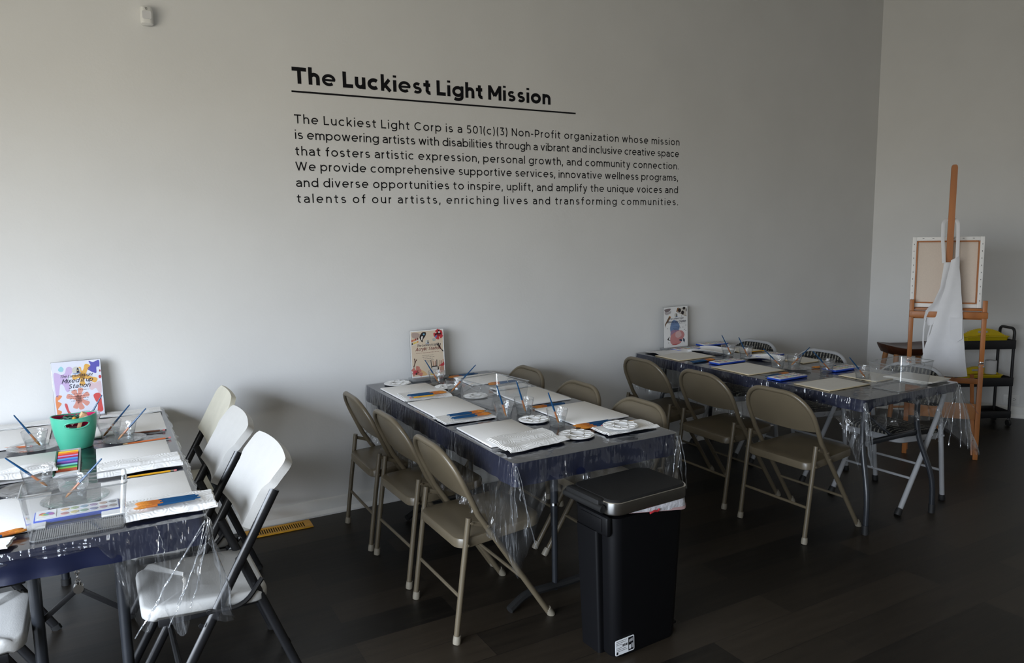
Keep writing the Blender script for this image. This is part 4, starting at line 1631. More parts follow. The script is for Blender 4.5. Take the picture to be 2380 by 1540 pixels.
bin_clear('clear plastic bin at the front of the green bucket table', -0.113, 2.488, 0, 0.242, 0.110, 0.272, 0.160, 0.140, False, True)
bin_clear('clear plastic bin with side handles on the beige poster table', 1.722, 3.275, 8, 0.215, 0.25, 0.235, 0.29, 0.118)
bin_clear('clear plastic bin with side handles at the corner near the easel', 3.742, 2.392, 2, 0.262, 0.165, 0.305, 0.195, 0.142)


# ---------------------------------------------------------------- green bucket and what it holds
BX, BY = -0.140, 3.515
t = thing('storage_bucket', 'glossy green oval bucket with pink inside beside the purple poster', 'bucket', (BX, BY, ZI), rad(3))
SXB, SYB = 1.0, 0.78
g = G()
seg = 48
HB = 0.135


def bucket_pt(a, tt, off=0.0):
    r = 0.060 + 0.024 * math.sin(tt * pi / 2) - off
    zz = HB * tt + 0.004 * cos(2 * a) * tt * tt
    return (r * cos(a) * SXB, r * sin(a) * SYB, zz)


rows = 16
vs, fs = [], []
for j in range(rows + 1):
    for k in range(seg):
        vs.append(bucket_pt(2 * pi * k / seg, j / rows))


def hole(k, j):
    a = ((k + 0.5) / seg) * 2 * pi
    tt = (j + 0.5) / rows
    for ac in (-pi / 2 + 0.12, pi / 2 + 0.12):
        da = (a - ac + pi) % (2 * pi) - pi
        if (da / 0.56) ** 2 + ((tt - 0.80) / 0.105) ** 2 < 1:
            return True
    return False


for j in range(rows):
    for k in range(seg):
        if not hole(k, j):
            k2 = (k + 1) % seg
            fs.append((j * seg + k, j * seg + k2, (j + 1) * seg + k2, (j + 1) * seg + k))
fs.append(tuple(range(seg - 1, -1, -1)))
g.add(vs, fs)
g.build('outer_shell', 'bucket_green', t, 0.9)
g = G()
vs, fs = [], []
for j in range(rows + 1):
    for k in range(seg):
        tt = j / rows
        x, y, z = bucket_pt(2 * pi * k / seg, tt, 0.004)
        vs.append((x, y, max(z, 0.004)))
for j in range(rows):
    for k in range(seg):
        if not hole(k, j):
            k2 = (k + 1) % seg
            fs.append((j * seg + k, (j + 1) * seg + k, (j + 1) * seg + k2, j * seg + k2))
fs.append(tuple(range(seg)))
g.add(vs, fs)
g.build('pink_lining', 'bucket_pink', t, 0.9)
g = G()
g.tube([((bucket_pt(2 * pi * k / seg, 1.0)[0] + bucket_pt(2 * pi * k / seg, 1.0, 0.004)[0]) / 2,
         (bucket_pt(2 * pi * k / seg, 1.0)[1] + bucket_pt(2 * pi * k / seg, 1.0, 0.004)[1]) / 2,
         bucket_pt(2 * pi * k / seg, 1.0)[2]) for k in range(seg)], 0.0026, 8, closed=True)
g.build('rim', 'bucket_green', t, 0.9)
for ac, nm in ((-pi / 2 + 0.12, 'handle_hole_rim'), (pi / 2 + 0.12, 'handle_hole_rim')):
    g = G()
    pts = []
    for i in range(28):
        b = 2 * pi * i / 28
        p = bucket_pt(ac + 0.60 * cos(b), 0.80 + 0.118 * sin(b), 0.002)
        pts.append(p)
    g.tube(pts, 0.0036, 8, closed=True)
    g.build(nm, 'bucket_green', t, 0.9)
# jumble inside the bucket
tag(G().tube([(0, 0, 0.010 + 0.004 * sin(i * 5)) if False else (0.026 * cos(2 * pi * i / 24), 0.020 * sin(2 * pi * i / 24), 0.004 * sin(i * 2.1)) for i in range(24)], 0.006, 8, closed=True)
    .build('yarn_ring', 'purple', None, 0.9, (BX - 0.005, BY + 0.015, ZI + 0.116)), 'purple yarn ring lying in the green bucket', 'yarn')
tag(G().tube([(0.030 * cos(2 * pi * i / 24), 0.024 * sin(2 * pi * i / 24), 0.003 * sin(i * 2.7)) for i in range(24)], 0.004, 8, closed=True)
    .build('yarn_ring', 'box_green', None, 0.9, (BX - 0.005, BY + 0.018, ZI + 0.1275)), 'dark green yarn ring on top in the green bucket', 'yarn')
tag(G().box((0, 0, 0), (0.042, 0.014, 0.014), 0.003).build('clay_stick', 'clay_grey', None, 0.7, (BX - 0.042, BY - 0.022, ZI + 0.112), (0, 0.1, 0.2)), 'grey clay stick lying inside the green bucket', 'clay stick')
tag(G().box((0, 0, 0), (0.022, 0.018, 0.040), 0.002).build('wooden_block', 'pencil_wood', None, 0.7, (BX + 0.030, BY + 0.004, ZI + 0.125), (0.3, 0.5, 0.4)), 'pale wooden block sticking up from the green bucket', 'block')
tag(G().box((0, 0, 0), (0.014, 0.014, 0.044), 0.002).build('wooden_block', 'pencil_wood', None, 0.7, (BX + 0.018, BY - 0.030, ZI + 0.095), (0.2, 0.3, 0.1)), 'pale wooden block seen through the bucket handle hole', 'block')
tag(G().lathe([(0.001, -0.008), (0.007, -0.005), (0.008, 0), (0.007, 0.005), (0.001, 0.008)], 14).build('bead', 'pencil_yellow', None, 0.9, (BX + 0.002, BY - 0.012, ZI + 0.1245)), 'orange bead inside the green bucket', 'bead')
tag(G().grid(10, 8, lambda u, v: ((u - 0.5) * 0.07, (v - 0.5) * 0.035, 0.006 * sin(u * 9) + 0.012 * u), th=0.001).build('paper_scrap', 'bag_pink', None, 0.9, (BX + 0.022, BY - 0.014, ZI + 0.108), (0, -0.2, 0.25)), 'crumpled pinkish paper scrap in the green bucket', 'paper scrap')
tag(G().box((0, 0, 0), (0.09, 0.07, 0.075), 0.02).build('sponge', 'box_black', None, 0.7, (BX, BY, ZI + 0.048)), 'dark sponge at the bottom of the green bucket', 'sponge')

# pastel box
PX, PY, PA = -0.163, 3.232, rad(6)
pz = ZI
t = thing('pastel_box', 'open flat box of colored pastels in front of the green bucket', 'pastel box', (PX, PY, pz), rad(0))
t.rotation_euler = (rad(2), 0, 0)
PWid, PLen = 0.086, 0.33
g = G()
g.box((0, 0, 0.0035), (PWid, PLen, 0.003), 0)
g.build('tray_base', 'box_black', t, 0)
g = G()
g.box((-PWid / 2 + 0.003, 0, 0.011), (0.006, PLen, 0.016), 0.001)
g.build('tray_side', 'box_green', t, 0)
g = G()
g.box((PWid / 2 - 0.003, 0, 0.011), (0.006, PLen, 0.016), 0.001)
g.build('tray_side', 'box_grey', t, 0)
g = G()
g.box((0, PLen / 2 - 0.003, 0.011), (PWid, 0.006, 0.016), 0.001)
g.build('tray_side', 'box_grey', t, 0)
g = G()
g.box((0, -PLen / 2 + 0.02, 0.010), (PWid, 0.04, 0.014), 0.001)
g.build('tray_lip', 'label_white', t, 0)
PCOL = [('yellow', (0.80, 0.55, 0.04)), ('orange', (0.80, 0.22, 0.03)), ('red', (0.65, 0.05, 0.03)), ('lilac', (0.50, 0.24, 0.52)), ('crimson', (0.40, 0.02, 0.08)),
        ('sky blue', (0.10, 0.30, 0.65)), ('blue', (0.04, 0.14, 0.48)), ('violet', (0.28, 0.12, 0.45)), ('dark violet', (0.08, 0.03, 0.22)), ('aqua', (0.20, 0.55, 0.55)),
        ('dark green', (0.02, 0.20, 0.10)), ('light green', (0.22, 0.55, 0.10)), ('rust red', (0.50, 0.10, 0.04))]
for k, (nm, c) in enumerate(PCOL):
    m = flat('pastel_' + nm.replace(' ', '_'), c, 0.7)
    yy = PLen / 2 - 0.040 - k * 0.0195
    o = G().tube([(-PWid / 2 + 0.009, 0, 0), (PWid / 2 - 0.009, 0, 0)], 0.0088, 10).build('pastel_stick', m, None, 0.9)
    o.location = (PX, PY + yy, pz + 0.0145 + yy * sin(rad(2)))
    tag(o, nm + ' pastel stick in the open pastel box', 'pastel', 'pastel sticks in the open box')


# ---------------------------------------------------------------- watercolor sets
PANS = [(0.55, 0.04, 0.04), (0.70, 0.35, 0.02), (0.75, 0.60, 0.08), (0.25, 0.40, 0.05), (0.05, 0.30, 0.12), (0.05, 0.25, 0.40), (0.04, 0.08, 0.35), (0.22, 0.06, 0.30),
        (0.35, 0.05, 0.12), (0.45, 0.20, 0.06), (0.16, 0.07, 0.03), (0.03, 0.03, 0.03)]


def paint_set(label):
    t = thing('watercolor_set', label, 'watercolor set')
    g = G()
    g.box((0, 0, 0.006), (0.235, 0.098, 0.012), 0.004)
    g.build('tray', 'set_blue', t)
    g = G()
    g.box((0.0, 0, 0.0128), (0.226, 0.089, 0.0016), 0)
    g.build('insert', 'label_white', t, 0)
    g = G()
    for i in range(6):
        for j in range(2):
            pass
    for i in range(6):
        for j in range(2):
            c = PANS[i * 2 + j]
            g = G()
            g.lathe([(0.0115, 0.0), (0.0115, 0.001), (0.001, 0.0012)], 16)
            g.build('paint_pan', flat('pan_%d' % (i * 2 + j), tuple(0.55 * x + 0.25 for x in c), 0.6), t, 0.9, loc=(-0.035 + i * 0.0265, -0.020 + j * 0.040, 0.0136))
    g = G()
    g.box((-0.083, 0, 0.0142), (0.050, 0.070, 0.0008))
    cd = g.build('label_card', 'paper_white', t, 0)
    for k, c in enumerate(((0.6, 0.1, 0.08), (0.7, 0.5, 0.1), (0.15, 0.4, 0.2), (0.15, 0.25, 0.6), (0.4, 0.12, 0.4))):
        g = G()
        g.prism(spline([(0.009 * cos(a) * (1 + 0.3 * sin(k + a * 2)), 0.011 * sin(a)) for a in [i * pi / 4 for i in range(8)]], 4), 0, 0.0004)
        g.build('color_blot', flat('blot_%d' % k, c, 0.6), cd, 0, loc=(-0.083 - 0.012 + 0.006 * k, 0.006 * cos(k * 2.1), 0.0147 + k * 0.00012))
    return t


mk_set = Maker(paint_set)
mk_set('blue watercolor set seen through the clear bin on the green bucket table', None, (-0.118, 2.632, ZI), rad(1))
GWC = 'blue watercolor sets on the table near the easel'
mk_set('blue watercolor set right under the watercolor poster', GWC, (3.700, 4.000, ZI), rad(-4))
mk_set('blue watercolor set against the wall beyond the poster', GWC, (3.985, 4.045, ZI + 0.006), rad(-2))
mk_set('blue watercolor set on the chair side beyond the middle board', GWC, (3.540, 3.455, ZI), rad(0))
mk_set('blue watercolor set below the striped chair back nearest the wall', GWC, (3.950, 3.490, ZI), rad(0))
mk_set('blue watercolor set at the chair side corner nearest the camera', GWC, (3.445, 2.890, ZI), rad(1))
mk_set('blue watercolor set on the far side below the middle striped chair', GWC, (3.935, 2.895, ZI), rad(-1))


# ---------------------------------------------------------------- posters in acrylic stands
def poster(label, x, y, w, h, lean, paper_m, art, texts, rz=0):
    t = thing('poster_stand', label, 'poster', (x, y, ZI), rad(rz))
    Tl = Matrix.Rotation(-lean, 4, 'X')
    g = G()
    g.box((0, 0, 0.009), (w + 0.02, 0.075, 0.018), 0.003)
    g.build('base', 'acrylic_smoke', t)
    hold = G()
    hold.box((0, 0.004, h / 2 + 0.018), (w + 0.004, 0.003, h + 0.004), 0.001)
    ho = hold.build('holder', 'acrylic_smoke', t)
    ho.rotation_euler = (-lean, 0, 0)
    g = G()
    g.box((0, 0.0, h / 2 + 0.018), (w, 0.0008, h))
    pp = g.build('paper', paper_m, t, 0)
    pp.rotation_euler = (-lean, 0, 0)
    # printed artwork, a fraction of a millimetre thick
    g = G()
    mats = []
    for k, (c, pts, lvl) in enumerate(art):
        nm = flat('print_%02x%02x%02x' % tuple(int(255 * q) for q in c), c, 0.5)
        if nm not in mats:
            mats.append(nm)
        g.mat = mats.index(nm)
        poly = [((u - 0.5) * w, (v) * h) for u, v in pts]
        g.prism(poly, 0.00045 + 0.00006 * lvl, 0.00055 + 0.00006 * lvl, T=Matrix.Translation((0, 0, 0.018)) @ RX)
    ar = g.build('artwork', mats, pp, 0)
    for s_, u, v, size, shear, col, xs in texts:
        nm = flat('ink_%02x%02x%02x' % tuple(int(255 * q) for q in col), col, 0.5)
        text_geo(s_, size * 0.70, None, 0.13, shear, xs, 'CENTER', 0.0012, -0.02).build('printed_text', nm, pp, 0, ((u - 0.5) * w, 0, 0.018 + v * h))
    return t


def circ(u, v, ru, rv, n=14):
    return [(u + ru * cos(2 * pi * i / n), v + rv * sin(2 * pi * i / n)) for i in range(n)]


def star(u, v, r, arms, w=0.045, asp=0.77):
    """rounded arms meeting in the middle"""
    out = []
    for ang, ln in arms:
        a = rad(ang)
        d, nn = Vector((cos(a), sin(a) * asp)), Vector((-sin(a), cos(a) * asp))
        pts = []
        for q, ww in ((0, w), (0.5, w * 0.75), (0.85, w * 1.15), (1.0, w * 0.7)):
            pts.append((u + d.x * ln * r * q + nn.x * ww, v + d.y * ln * r * q + nn.y * ww))
        for q, ww in ((1.0, -w * 0.7), (0.85, -w * 1.15), (0.5, -w * 0.75), (0, -w)):
            pts.append((u + d.x * ln * r * q + nn.x * ww, v + d.y * ln * r * q + nn.y * ww))
        out.append(spline(pts, 3))
    return out


def scribble_rows(v0, dv, rows, c, lvl=6):
    """rows of small illegible print"""
    out = []
    rnd = random.Random(int(v0 * 100))
    for i, (a, b) in enumerate(rows):
        u = a
        while u < b - 0.01:
            w_ = rnd.uniform(0.02, 0.06)
            hh = rnd.uniform(0.006, 0.009)
            e = min(b, u + w_)
            vv = v0 - dv * i
            out.append((c, [(u, vv - hh / 2), (e, vv - hh / 2 + 0.002), (e, vv + hh / 2), (u, vv + hh / 2 - 0.001)], lvl))
            u = e + 0.013
    return out


INK = (0.02, 0.02, 0.05)
logo = lambda u, v, s: [((0.55, 0.55, 0.50), circ(u, v, 0.075 * s, 0.058 * s), 4), (INK, [(u + 0.005 * s, v - 0.04 * s), (u + 0.06 * s, v - 0.04 * s), (u + 0.045 * s, v + 0.03 * s), (u + 0.03 * s, v + 0.045 * s), (u + 0.015 * s, v + 0.03 * s)], 5),
                        ((0.08, 0.22, 0.5), [(u - 0.07 * s, v - 0.056 * s), (u + 0.08 * s, v - 0.05 * s), (u + 0.08 * s, v - 0.04 * s), (u - 0.07 * s, v - 0.046 * s)], 5),
                        ((0.7, 0.55, 0.15), circ(u + 0.03 * s, v + 0.0 * s, 0.012 * s, 0.010 * s), 6)]
art1 = [((0.30, 0.58, 0.66), spline([(0.19, 0.92), (0.24, 0.88), (0.22, 0.83), (0.16, 0.83), (0.13, 0.87)]), 1),
        ((0.55, 0.42, 0.68), spline([(0.035, 0.80), (0.10, 0.81), (0.18, 0.775), (0.26, 0.80), (0.30, 0.89), (0.38, 0.90), (0.43, 0.84), (0.36, 0.75), (0.30, 0.70), (0.33, 0.62), (0.33, 0.50), (0.29, 0.455), (0.25, 0.48), (0.21, 0.58), (0.15, 0.60), (0.12, 0.50), (0.10, 0.41), (0.05, 0.39), (0.035, 0.6)]), 1)]
art1 += [((0.72, 0.40, 0.09), p, 1) for p in star(0.61, 0.73, 0.28, ((115, 0.75), (62, 1.0), (-28, 1.15), (-95, 0.85), (190, 0.75)), 0.055)]
art1 += [((0.10, 0.09, 0.42), spline([(0.76, 0.98), (0.85, 0.955), (0.97, 0.985), (0.97, 0.87), (0.91, 0.86), (0.90, 0.76), (0.84, 0.765), (0.72, 0.84), (0.79, 0.90)], 4), 1),
         ((0.50, 0.05, 0.06), circ(0.965, 0.68, 0.03, 0.032), 1), ((0.30, 0.03, 0.04), circ(0.975, 0.79, 0.015, 0.022), 1),
         ((0.66, 0.50, 0.55), spline([(0.72, 0.50), (0.76, 0.60), (0.84, 0.57), (0.97, 0.60), (0.97, 0.40), (0.92, 0.38), (0.86, 0.48), (0.78, 0.45)]), 1)]
art1 += [((0.68, 0.30, 0.24), p, 1) for p in star(0.49, 0.32, 0.25, ((160, 1.0), (115, 0.9), (75, 1.0), (25, 0.95), (-38, 1.0), (-78, 1.05), (-110, 0.95)), 0.05)]
art1 += [((0.74, 0.26, 0.11), spline([(0.035, 0.385), (0.16, 0.40), (0.12, 0.345), (0.07, 0.31), (0.14, 0.26), (0.09, 0.20), (0.06, 0.16), (0.13, 0.12), (0.10, 0.06), (0.05, 0.015), (0.035, 0.10)]), 1),
         ((0.62, 0.10, 0.11), spline([(0.20, 0.24), (0.25, 0.24), (0.28, 0.12), (0.35, 0.02), (0.30, 0.015), (0.24, 0.10)]), 1),
         ((0.62, 0.08, 0.08), spline([(0.80, 0.36), (0.88, 0.39), (0.95, 0.36), (0.96, 0.20), (0.97, 0.06), (0.86, 0.05), (0.87, 0.18), (0.82, 0.27)]), 1),
         ((0.70, 0.56, 0.60), circ(0.17, 0.05, 0.05, 0.035), 1)]
art1 += logo(0.49, 0.83, 1.15) + scribble_rows(0.475, 0.05, [(0.30, 0.72)], INK) + scribble_rows(0.41, 0.042, [(0.30, 0.70), (0.29, 0.72), (0.31, 0.70), (0.34, 0.68), (0.46, 0.52)], INK)
poster('white poster with purple, orange and red blobs propped at the wall', -0.132, 4.055, 0.205, 0.268, rad(5), flat('poster_lilac', (0.70, 0.72, 0.82), 0.4), art1,
       [('The Luckiest Light', 0.48, 0.715, 0.0185, 0.35, INK, 0.85), ('Mixed it up', 0.49, 0.615, 0.030, 0.35, INK, 0.85), ('Station', 0.52, 0.515, 0.030, 0.35, INK, 0.9)])

DK = (0.02, 0.015, 0.015)
art2 = [((0.42, 0.32, 0.28), spline([(0.06, 0.95), (0.22, 0.95), (0.30, 0.90), (0.22, 0.84), (0.08, 0.85)]), 1),
        (DK, spline([(0.28, 0.86), (0.36, 0.95), (0.47, 0.95), (0.46, 0.88), (0.38, 0.80), (0.36, 0.74), (0.31, 0.79)]), 2), ((0.75, 0.72, 0.68), spline([(0.33, 0.86), (0.38, 0.87), (0.35, 0.79), (0.33, 0.80)]), 3),
        ((0.15, 0.35, 0.5), circ(0.41, 0.91, 0.03, 0.02), 3), ((0.68, 0.62, 0.55), [(0.03, 0.74), (0.29, 0.83), (0.30, 0.76), (0.08, 0.68), (0.03, 0.69)], 1)]
for k, c in enumerate(((0.5, 0.05, 0.03), (0.65, 0.15, 0.03), (0.3, 0.02, 0.03), (0.1, 0.02, 0.02))):
    art2.append((c, [(0.04 + 0.055 * k, 0.765 + 0.012 * k), (0.075 + 0.055 * k, 0.775 + 0.012 * k), (0.075 + 0.055 * k, 0.815 + 0.012 * k), (0.04 + 0.055 * k, 0.805 + 0.012 * k)], 2))
for k, c in enumerate((DK, (0.72, 0.5, 0.03), (0.75, 0.55, 0.05), (0.7, 0.3, 0.05))):
    art2.append((c, [(0.04 + 0.055 * k, 0.70 + 0.012 * k), (0.075 + 0.055 * k, 0.71 + 0.012 * k), (0.075 + 0.055 * k, 0.75 + 0.012 * k), (0.04 + 0.055 * k, 0.74 + 0.012 * k)], 2))
art2 += [((0.5, 0.04, 0.05), p, 1) for p in star(0.86, 0.90, 0.16, ((0, 0.7), (60, 0.7), (120, 0.8), (190, 1.0), (250, 1.0), (310, 0.9)), 0.05)]
art2 += [(DK, p, 2) for p in star(0.86, 0.92, 0.13, ((90, 0.6), (205, 1.0), (330, 0.6)), 0.02)] + [((0.8, 0.78, 0.75), circ(0.87, 0.93, 0.025, 0.02), 3), ((0.08, 0.2, 0.5), spline([(0.73, 0.83), (0.80, 0.87), (0.78, 0.82)]), 3), ((0.40, 0.42, 0.38), spline([(0.66, 0.80), (0.74, 0.81), (0.76, 0.76), (0.68, 0.75)]), 1)]
art2 += [(DK, p, 1) for p in star(0.87, 0.60, 0.13, ((80, 0.9), (110, 1.1), (130, 1.0), (-50, 1.2)), 0.014)]
art2 += [((0.12, 0.06, 0.05), p, 1) for p in star(0.11, 0.32, 0.10, ((60, 1.0), (95, 1.2), (-110, 1.3)), 0.014)]
art2 += [((0.55, 0.20, 0.16), p, 1) for p in star(0.13, 0.10, 0.16, ((70, 1.2), (130, 1.0), (30, 1.0), (200, 0.7), (-20, 1.2)), 0.05)] + [((0.55, 0.06, 0.08), circ(0.10, 0.12, 0.06, 0.035), 2), (DK, p_ := circ(0.13, 0.085, 0.02, 0.025), 3), ((0.70, 0.45, 0.22), spline([(0.2, 0.16), (0.35, 0.13), (0.45, 0.04), (0.25, 0.03)]), 0)]
for k, (u, c) in enumerate(((0.60, DK), (0.66, (0.35, 0.15, 0.08)), (0.70, (0.3, 0.12, 0.1)), (0.75, DK), (0.82, (0.45, 0.3, 0.2)), (0.88, (0.25, 0.05, 0.05)), (0.94, (0.45, 0.12, 0.05)))):
    art2.append((c, [(u - 0.012, 0.16), (u + 0.012, 0.16), (u + 0.022 - 0.03 * (k < 2), 0.34 - 0.012 * (k % 3)), (u + 0.002 - 0.03 * (k < 2), 0.345 - 0.012 * (k % 3))], 2))
art2 += [((0.60, 0.57, 0.52), [(0.62, 0.07), (0.76, 0.07), (0.77, 0.20), (0.61, 0.20)], 3), (DK, [(0.61, 0.19), (0.77, 0.19), (0.77, 0.215), (0.61, 0.215)], 4), (DK, [(0.77, 0.05), (0.83, 0.05), (0.80, 0.2), (0.78, 0.2)], 3),
         ((0.50, 0.28, 0.20), spline([(0.83, 0.06), (0.95, 0.08), (0.96, 0.20), (0.86, 0.18)]), 3), ((0.5, 0.05, 0.06), spline([(0.82, 0.21), (0.97, 0.20), (0.97, 0.28), (0.9, 0.24)]), 4), ((0.72, 0.5, 0.05), spline([(0.56, 0.02), (0.66, 0.02), (0.66, 0.05), (0.57, 0.06)]), 4)]
art2 = [((0.66, 0.55, 0.42), [(0.028, 0.022), (0.972, 0.022), (0.972, 0.978), (0.028, 0.978)], -2)] + art2
RED = (0.16, 0.02, 0.02)
art2 += logo(0.50, 0.745, 0.75) + scribble_rows(0.515, 0.05, [(0.16, 0.86)], RED) + scribble_rows(0.455, 0.036, [(0.34, 0.68), (0.34, 0.70), (0.36, 0.67), (0.38, 0.66), (0.46, 0.54)], INK)
poster('white framed beige poster with paint tubes and flowers', 1.680, 4.040, 0.216, 0.280, rad(3), 'paper_white', art2,
       [('The Luckiest Light', 0.50, 0.655, 0.0185, 0.35, INK, 0.85), ('Acrylic Station', 0.51, 0.565, 0.0280, 0.4, RED, 0.85)])

art3 = [((0.22, 0.18, 0.19), spline([(0.05, 0.95), (0.28, 0.96), (0.26, 0.91), (0.14, 0.875), (0.05, 0.90)]), 1), ((0.45, 0.42, 0.43), spline([(0.05, 0.885), (0.16, 0.87), (0.30, 0.90), (0.28, 0.84), (0.12, 0.81), (0.05, 0.84)]), 0),
        ((0.58, 0.55, 0.50), [(0.56, 0.87), (0.62, 0.965), (0.96, 0.965), (0.96, 0.74)], 0), ((0.35, 0.27, 0.18), [(0.54, 0.86), (0.57, 0.86), (0.96, 0.735), (0.96, 0.755)], 1), ((0.25, 0.12, 0.05), [(0.52, 0.87), (0.58, 0.87), (0.64, 0.97), (0.57, 0.965)], 1),
        (DK, circ(0.66, 0.90, 0.065, 0.052), 2), (DK, circ(0.85, 0.945, 0.06, 0.035), 2), (DK, circ(0.79, 0.84, 0.062, 0.05), 2), (DK, circ(0.945, 0.90, 0.02, 0.045), 2),
        ((0.16, 0.09, 0.05), [(0.05, 0.50), (0.05, 0.58), (0.22, 0.77), (0.28, 0.73), (0.10, 0.58)], 1), ((0.45, 0.2, 0.05), [(0.22, 0.77), (0.28, 0.73), (0.30, 0.755), (0.25, 0.78)], 2),
        ((0.16, 0.25, 0.44), spline([(0.34, 0.64), (0.45, 0.67), (0.60, 0.60), (0.66, 0.50), (0.60, 0.40), (0.45, 0.36), (0.32, 0.30), (0.27, 0.40), (0.26, 0.50)]), 1), ((0.34, 0.22, 0.34), spline([(0.30, 0.40), (0.48, 0.42), (0.66, 0.40), (0.62, 0.30), (0.30, 0.26)]), 2),
        ((0.56, 0.24, 0.24), spline([(0.28, 0.28), (0.42, 0.35), (0.62, 0.40), (0.78, 0.38), (0.86, 0.28), (0.76, 0.16), (0.68, 0.08), (0.42, 0.055), (0.27, 0.12)]), 3), ((0.64, 0.42, 0.42), spline([(0.50, 0.36), (0.66, 0.38), (0.74, 0.28), (0.60, 0.22), (0.48, 0.26)]), 4), ((0.48, 0.09, 0.09), spline([(0.30, 0.06), (0.50, 0.045), (0.66, 0.075), (0.5, 0.07)]), 4),
        (DK, spline([(0.14, 0.20), (0.24, 0.27), (0.20, 0.20), (0.27, 0.17), (0.22, 0.17)]), 4), ((0.03, 0.05, 0.10), spline([(0.62, 0.165), (0.72, 0.18), (0.76, 0.13), (0.70, 0.13)]), 5), ((0.03, 0.05, 0.10), spline([(0.80, 0.20), (0.87, 0.16), (0.86, 0.11), (0.81, 0.12)]), 5)]
for u, v in ((0.75, 0.755), (0.92, 0.52), (0.80, 0.475), (0.86, 0.41), (0.92, 0.385), (0.16, 0.47), (0.19, 0.115), (0.86, 0.095)):
    art3.append((DK, circ(u, v, 0.014, 0.010, 8), 3))
art3 += logo(0.51, 0.79, 0.9) + scribble_rows(0.575, 0.04, [(0.24, 0.92)], INK) + scribble_rows(0.50, 0.035, [(0.40, 0.70), (0.38, 0.72), (0.42, 0.68), (0.46, 0.62)], INK)
poster('white poster with a blue and red watercolor splash', 3.652, 4.070, 0.228, 0.295, rad(2), 'paper_white', art3,
       [('The Luckiest Light', 0.52, 0.685, 0.0185, 0.35, INK, 0.85), ('Watercolor Station', 0.52, 0.600, 0.0255, 0.4, INK, 0.78)])

# ---------------------------------------------------------------- trash can
t = thing('trash_can', 'slim black trash can with a steel banded lid', 'trash can', (1.745, 2.202, 0), rad(3))
t.scale = (0.935, 0.97, 1.035)
g = G()


def br(w, d, z, r=0.045, cx_=0.0, cy2=0.0):
    return [(x + cx_, y + cy2, z) for x, y in rrect(w, d, r, 7)]


BW, BD = 0.395, 0.262
g.loft([br(0.335, 0.222, 0.0, 0.04, -0.005), br(0.345, 0.230, 0.012, 0.04, -0.005), br(BW - 0.006, BD - 0.004, 0.50, 0.045), br(BW, BD, 0.540, 0.045)])
g.build('body', 'bin_black', t, 0.6)
g = G()
g.loft([br(BW + 0.022, BD + 0.016, 0.556, 0.05), br(BW + 0.026, BD + 0.020, 0.562, 0.05), br(BW + 0.026, BD + 0.020, 0.600, 0.05), br(BW + 0.022, BD + 0.016, 0.602, 0.048)])
g.build('steel_band', 'chrome_band', t, 0.5)
g = G()
g.loft([br(BW + 0.012, BD + 0.008, 0.596, 0.046), br(BW + 0.012, BD + 0.008, 0.604, 0.046), br(BW + 0.0, BD - 0.004, 0.609, 0.042)])
g.box((-BW / 2 - 0.016, 0.024, 0.585), (0.042, BD - 0.054, 0.046), 0.010)
g.build('lid', 'bin_lid', t, 0.5)
g = G()
g.tube([(-BW / 2 - 0.030, -BD / 2 + 0.030, 0.578), (-BW / 2 - 0.030, BD / 2 + 0.006, 0.578)], 0.014, 12)
g.build('hinge', 'bin_lid', t)
g = G()
g.box((-BW / 2 - 0.006, -0.02, 0.510), (0.030, 0.19, 0.075), 0.012)
g.box((-BW / 2 - 0.0225, -0.02, 0.512), (0.004, 0.13, 0.048), 0.001)
g.build('bag_clip', 'bin_black', t)
g = G()
g.loft([br(0.045, 0.115, 0.0, 0.012, -0.178, 0.01), br(0.045, 0.13, 0.48, 0.012, -0.200, 0.01)])
g.build('rear_spine', 'bin_black', t, 0.5)
g = G()
g.box((0.185, -0.01, 0.018), (0.06, 0.11, 0.012), 0.004)
g.build('pedal', 'bin_lid', t)
g = G()
ring0 = rrect(BW + 0.004, BD + 0.004, 0.046, 10)
n = len(ring0)
lo, hi = [], []
for i, (x, y) in enumerate(ring0):
    vis = max(0.0, min(1, (x + 0.12) / 0.26))
    q = noise.noise(Vector((x * 22, y * 22, 1.0)))
    q2 = noise.noise(Vector((x * 40, y * 40, 5.0)))
    L_ = math.hypot(x, y)
    hi.append((x * (1 + 0.01), y * (1 + 0.01), 0.566))
    lo.append((x * (1 + 0.006 + vis * (0.05 + 0.035 * q)), y * (1 + 0.006 + vis * (0.06 + 0.05 * q)), 0.559 - 0.046 * vis - 0.010 * q2 * vis))
mid = [((a[0] + b[0]) / 2 * (1 + 0.02 * noise.noise(Vector((a[0] * 50, a[1] * 50, 9)))), (a[1] + b[1]) / 2 * (1.02), (a[2] + b[2]) / 2) for a, b in zip(lo, hi)]
g.loft([hi, mid, lo], cap0=False, cap1=False)
bag = g.build('trash_bag', 'bag_white', t, 0.9)
g = G()
lo2 = [(x * 1.004, y * 1.004, z - 0.001) for x, y, z in lo]
lo3 = [(x * 1.006, y * 1.006, z + 0.011 * min(1, max(0, (x + 0.10) / 0.1))) for x, y, z in lo]
g.loft([lo3, lo2], cap0=False, cap1=False)
g.build('drawstring_hem', 'bag_pink', bag, 0.9)
g = G()
g.tube([(-0.02, -BD / 2 - 0.012, 0.536), (0.0, -BD / 2 - 0.014, 0.541), (0.02, -BD / 2 - 0.012, 0.536), (0.03, -BD / 2 - 0.012, 0.542)], 0.004, 6)
g.build('drawstring', 'bag_red', bag)
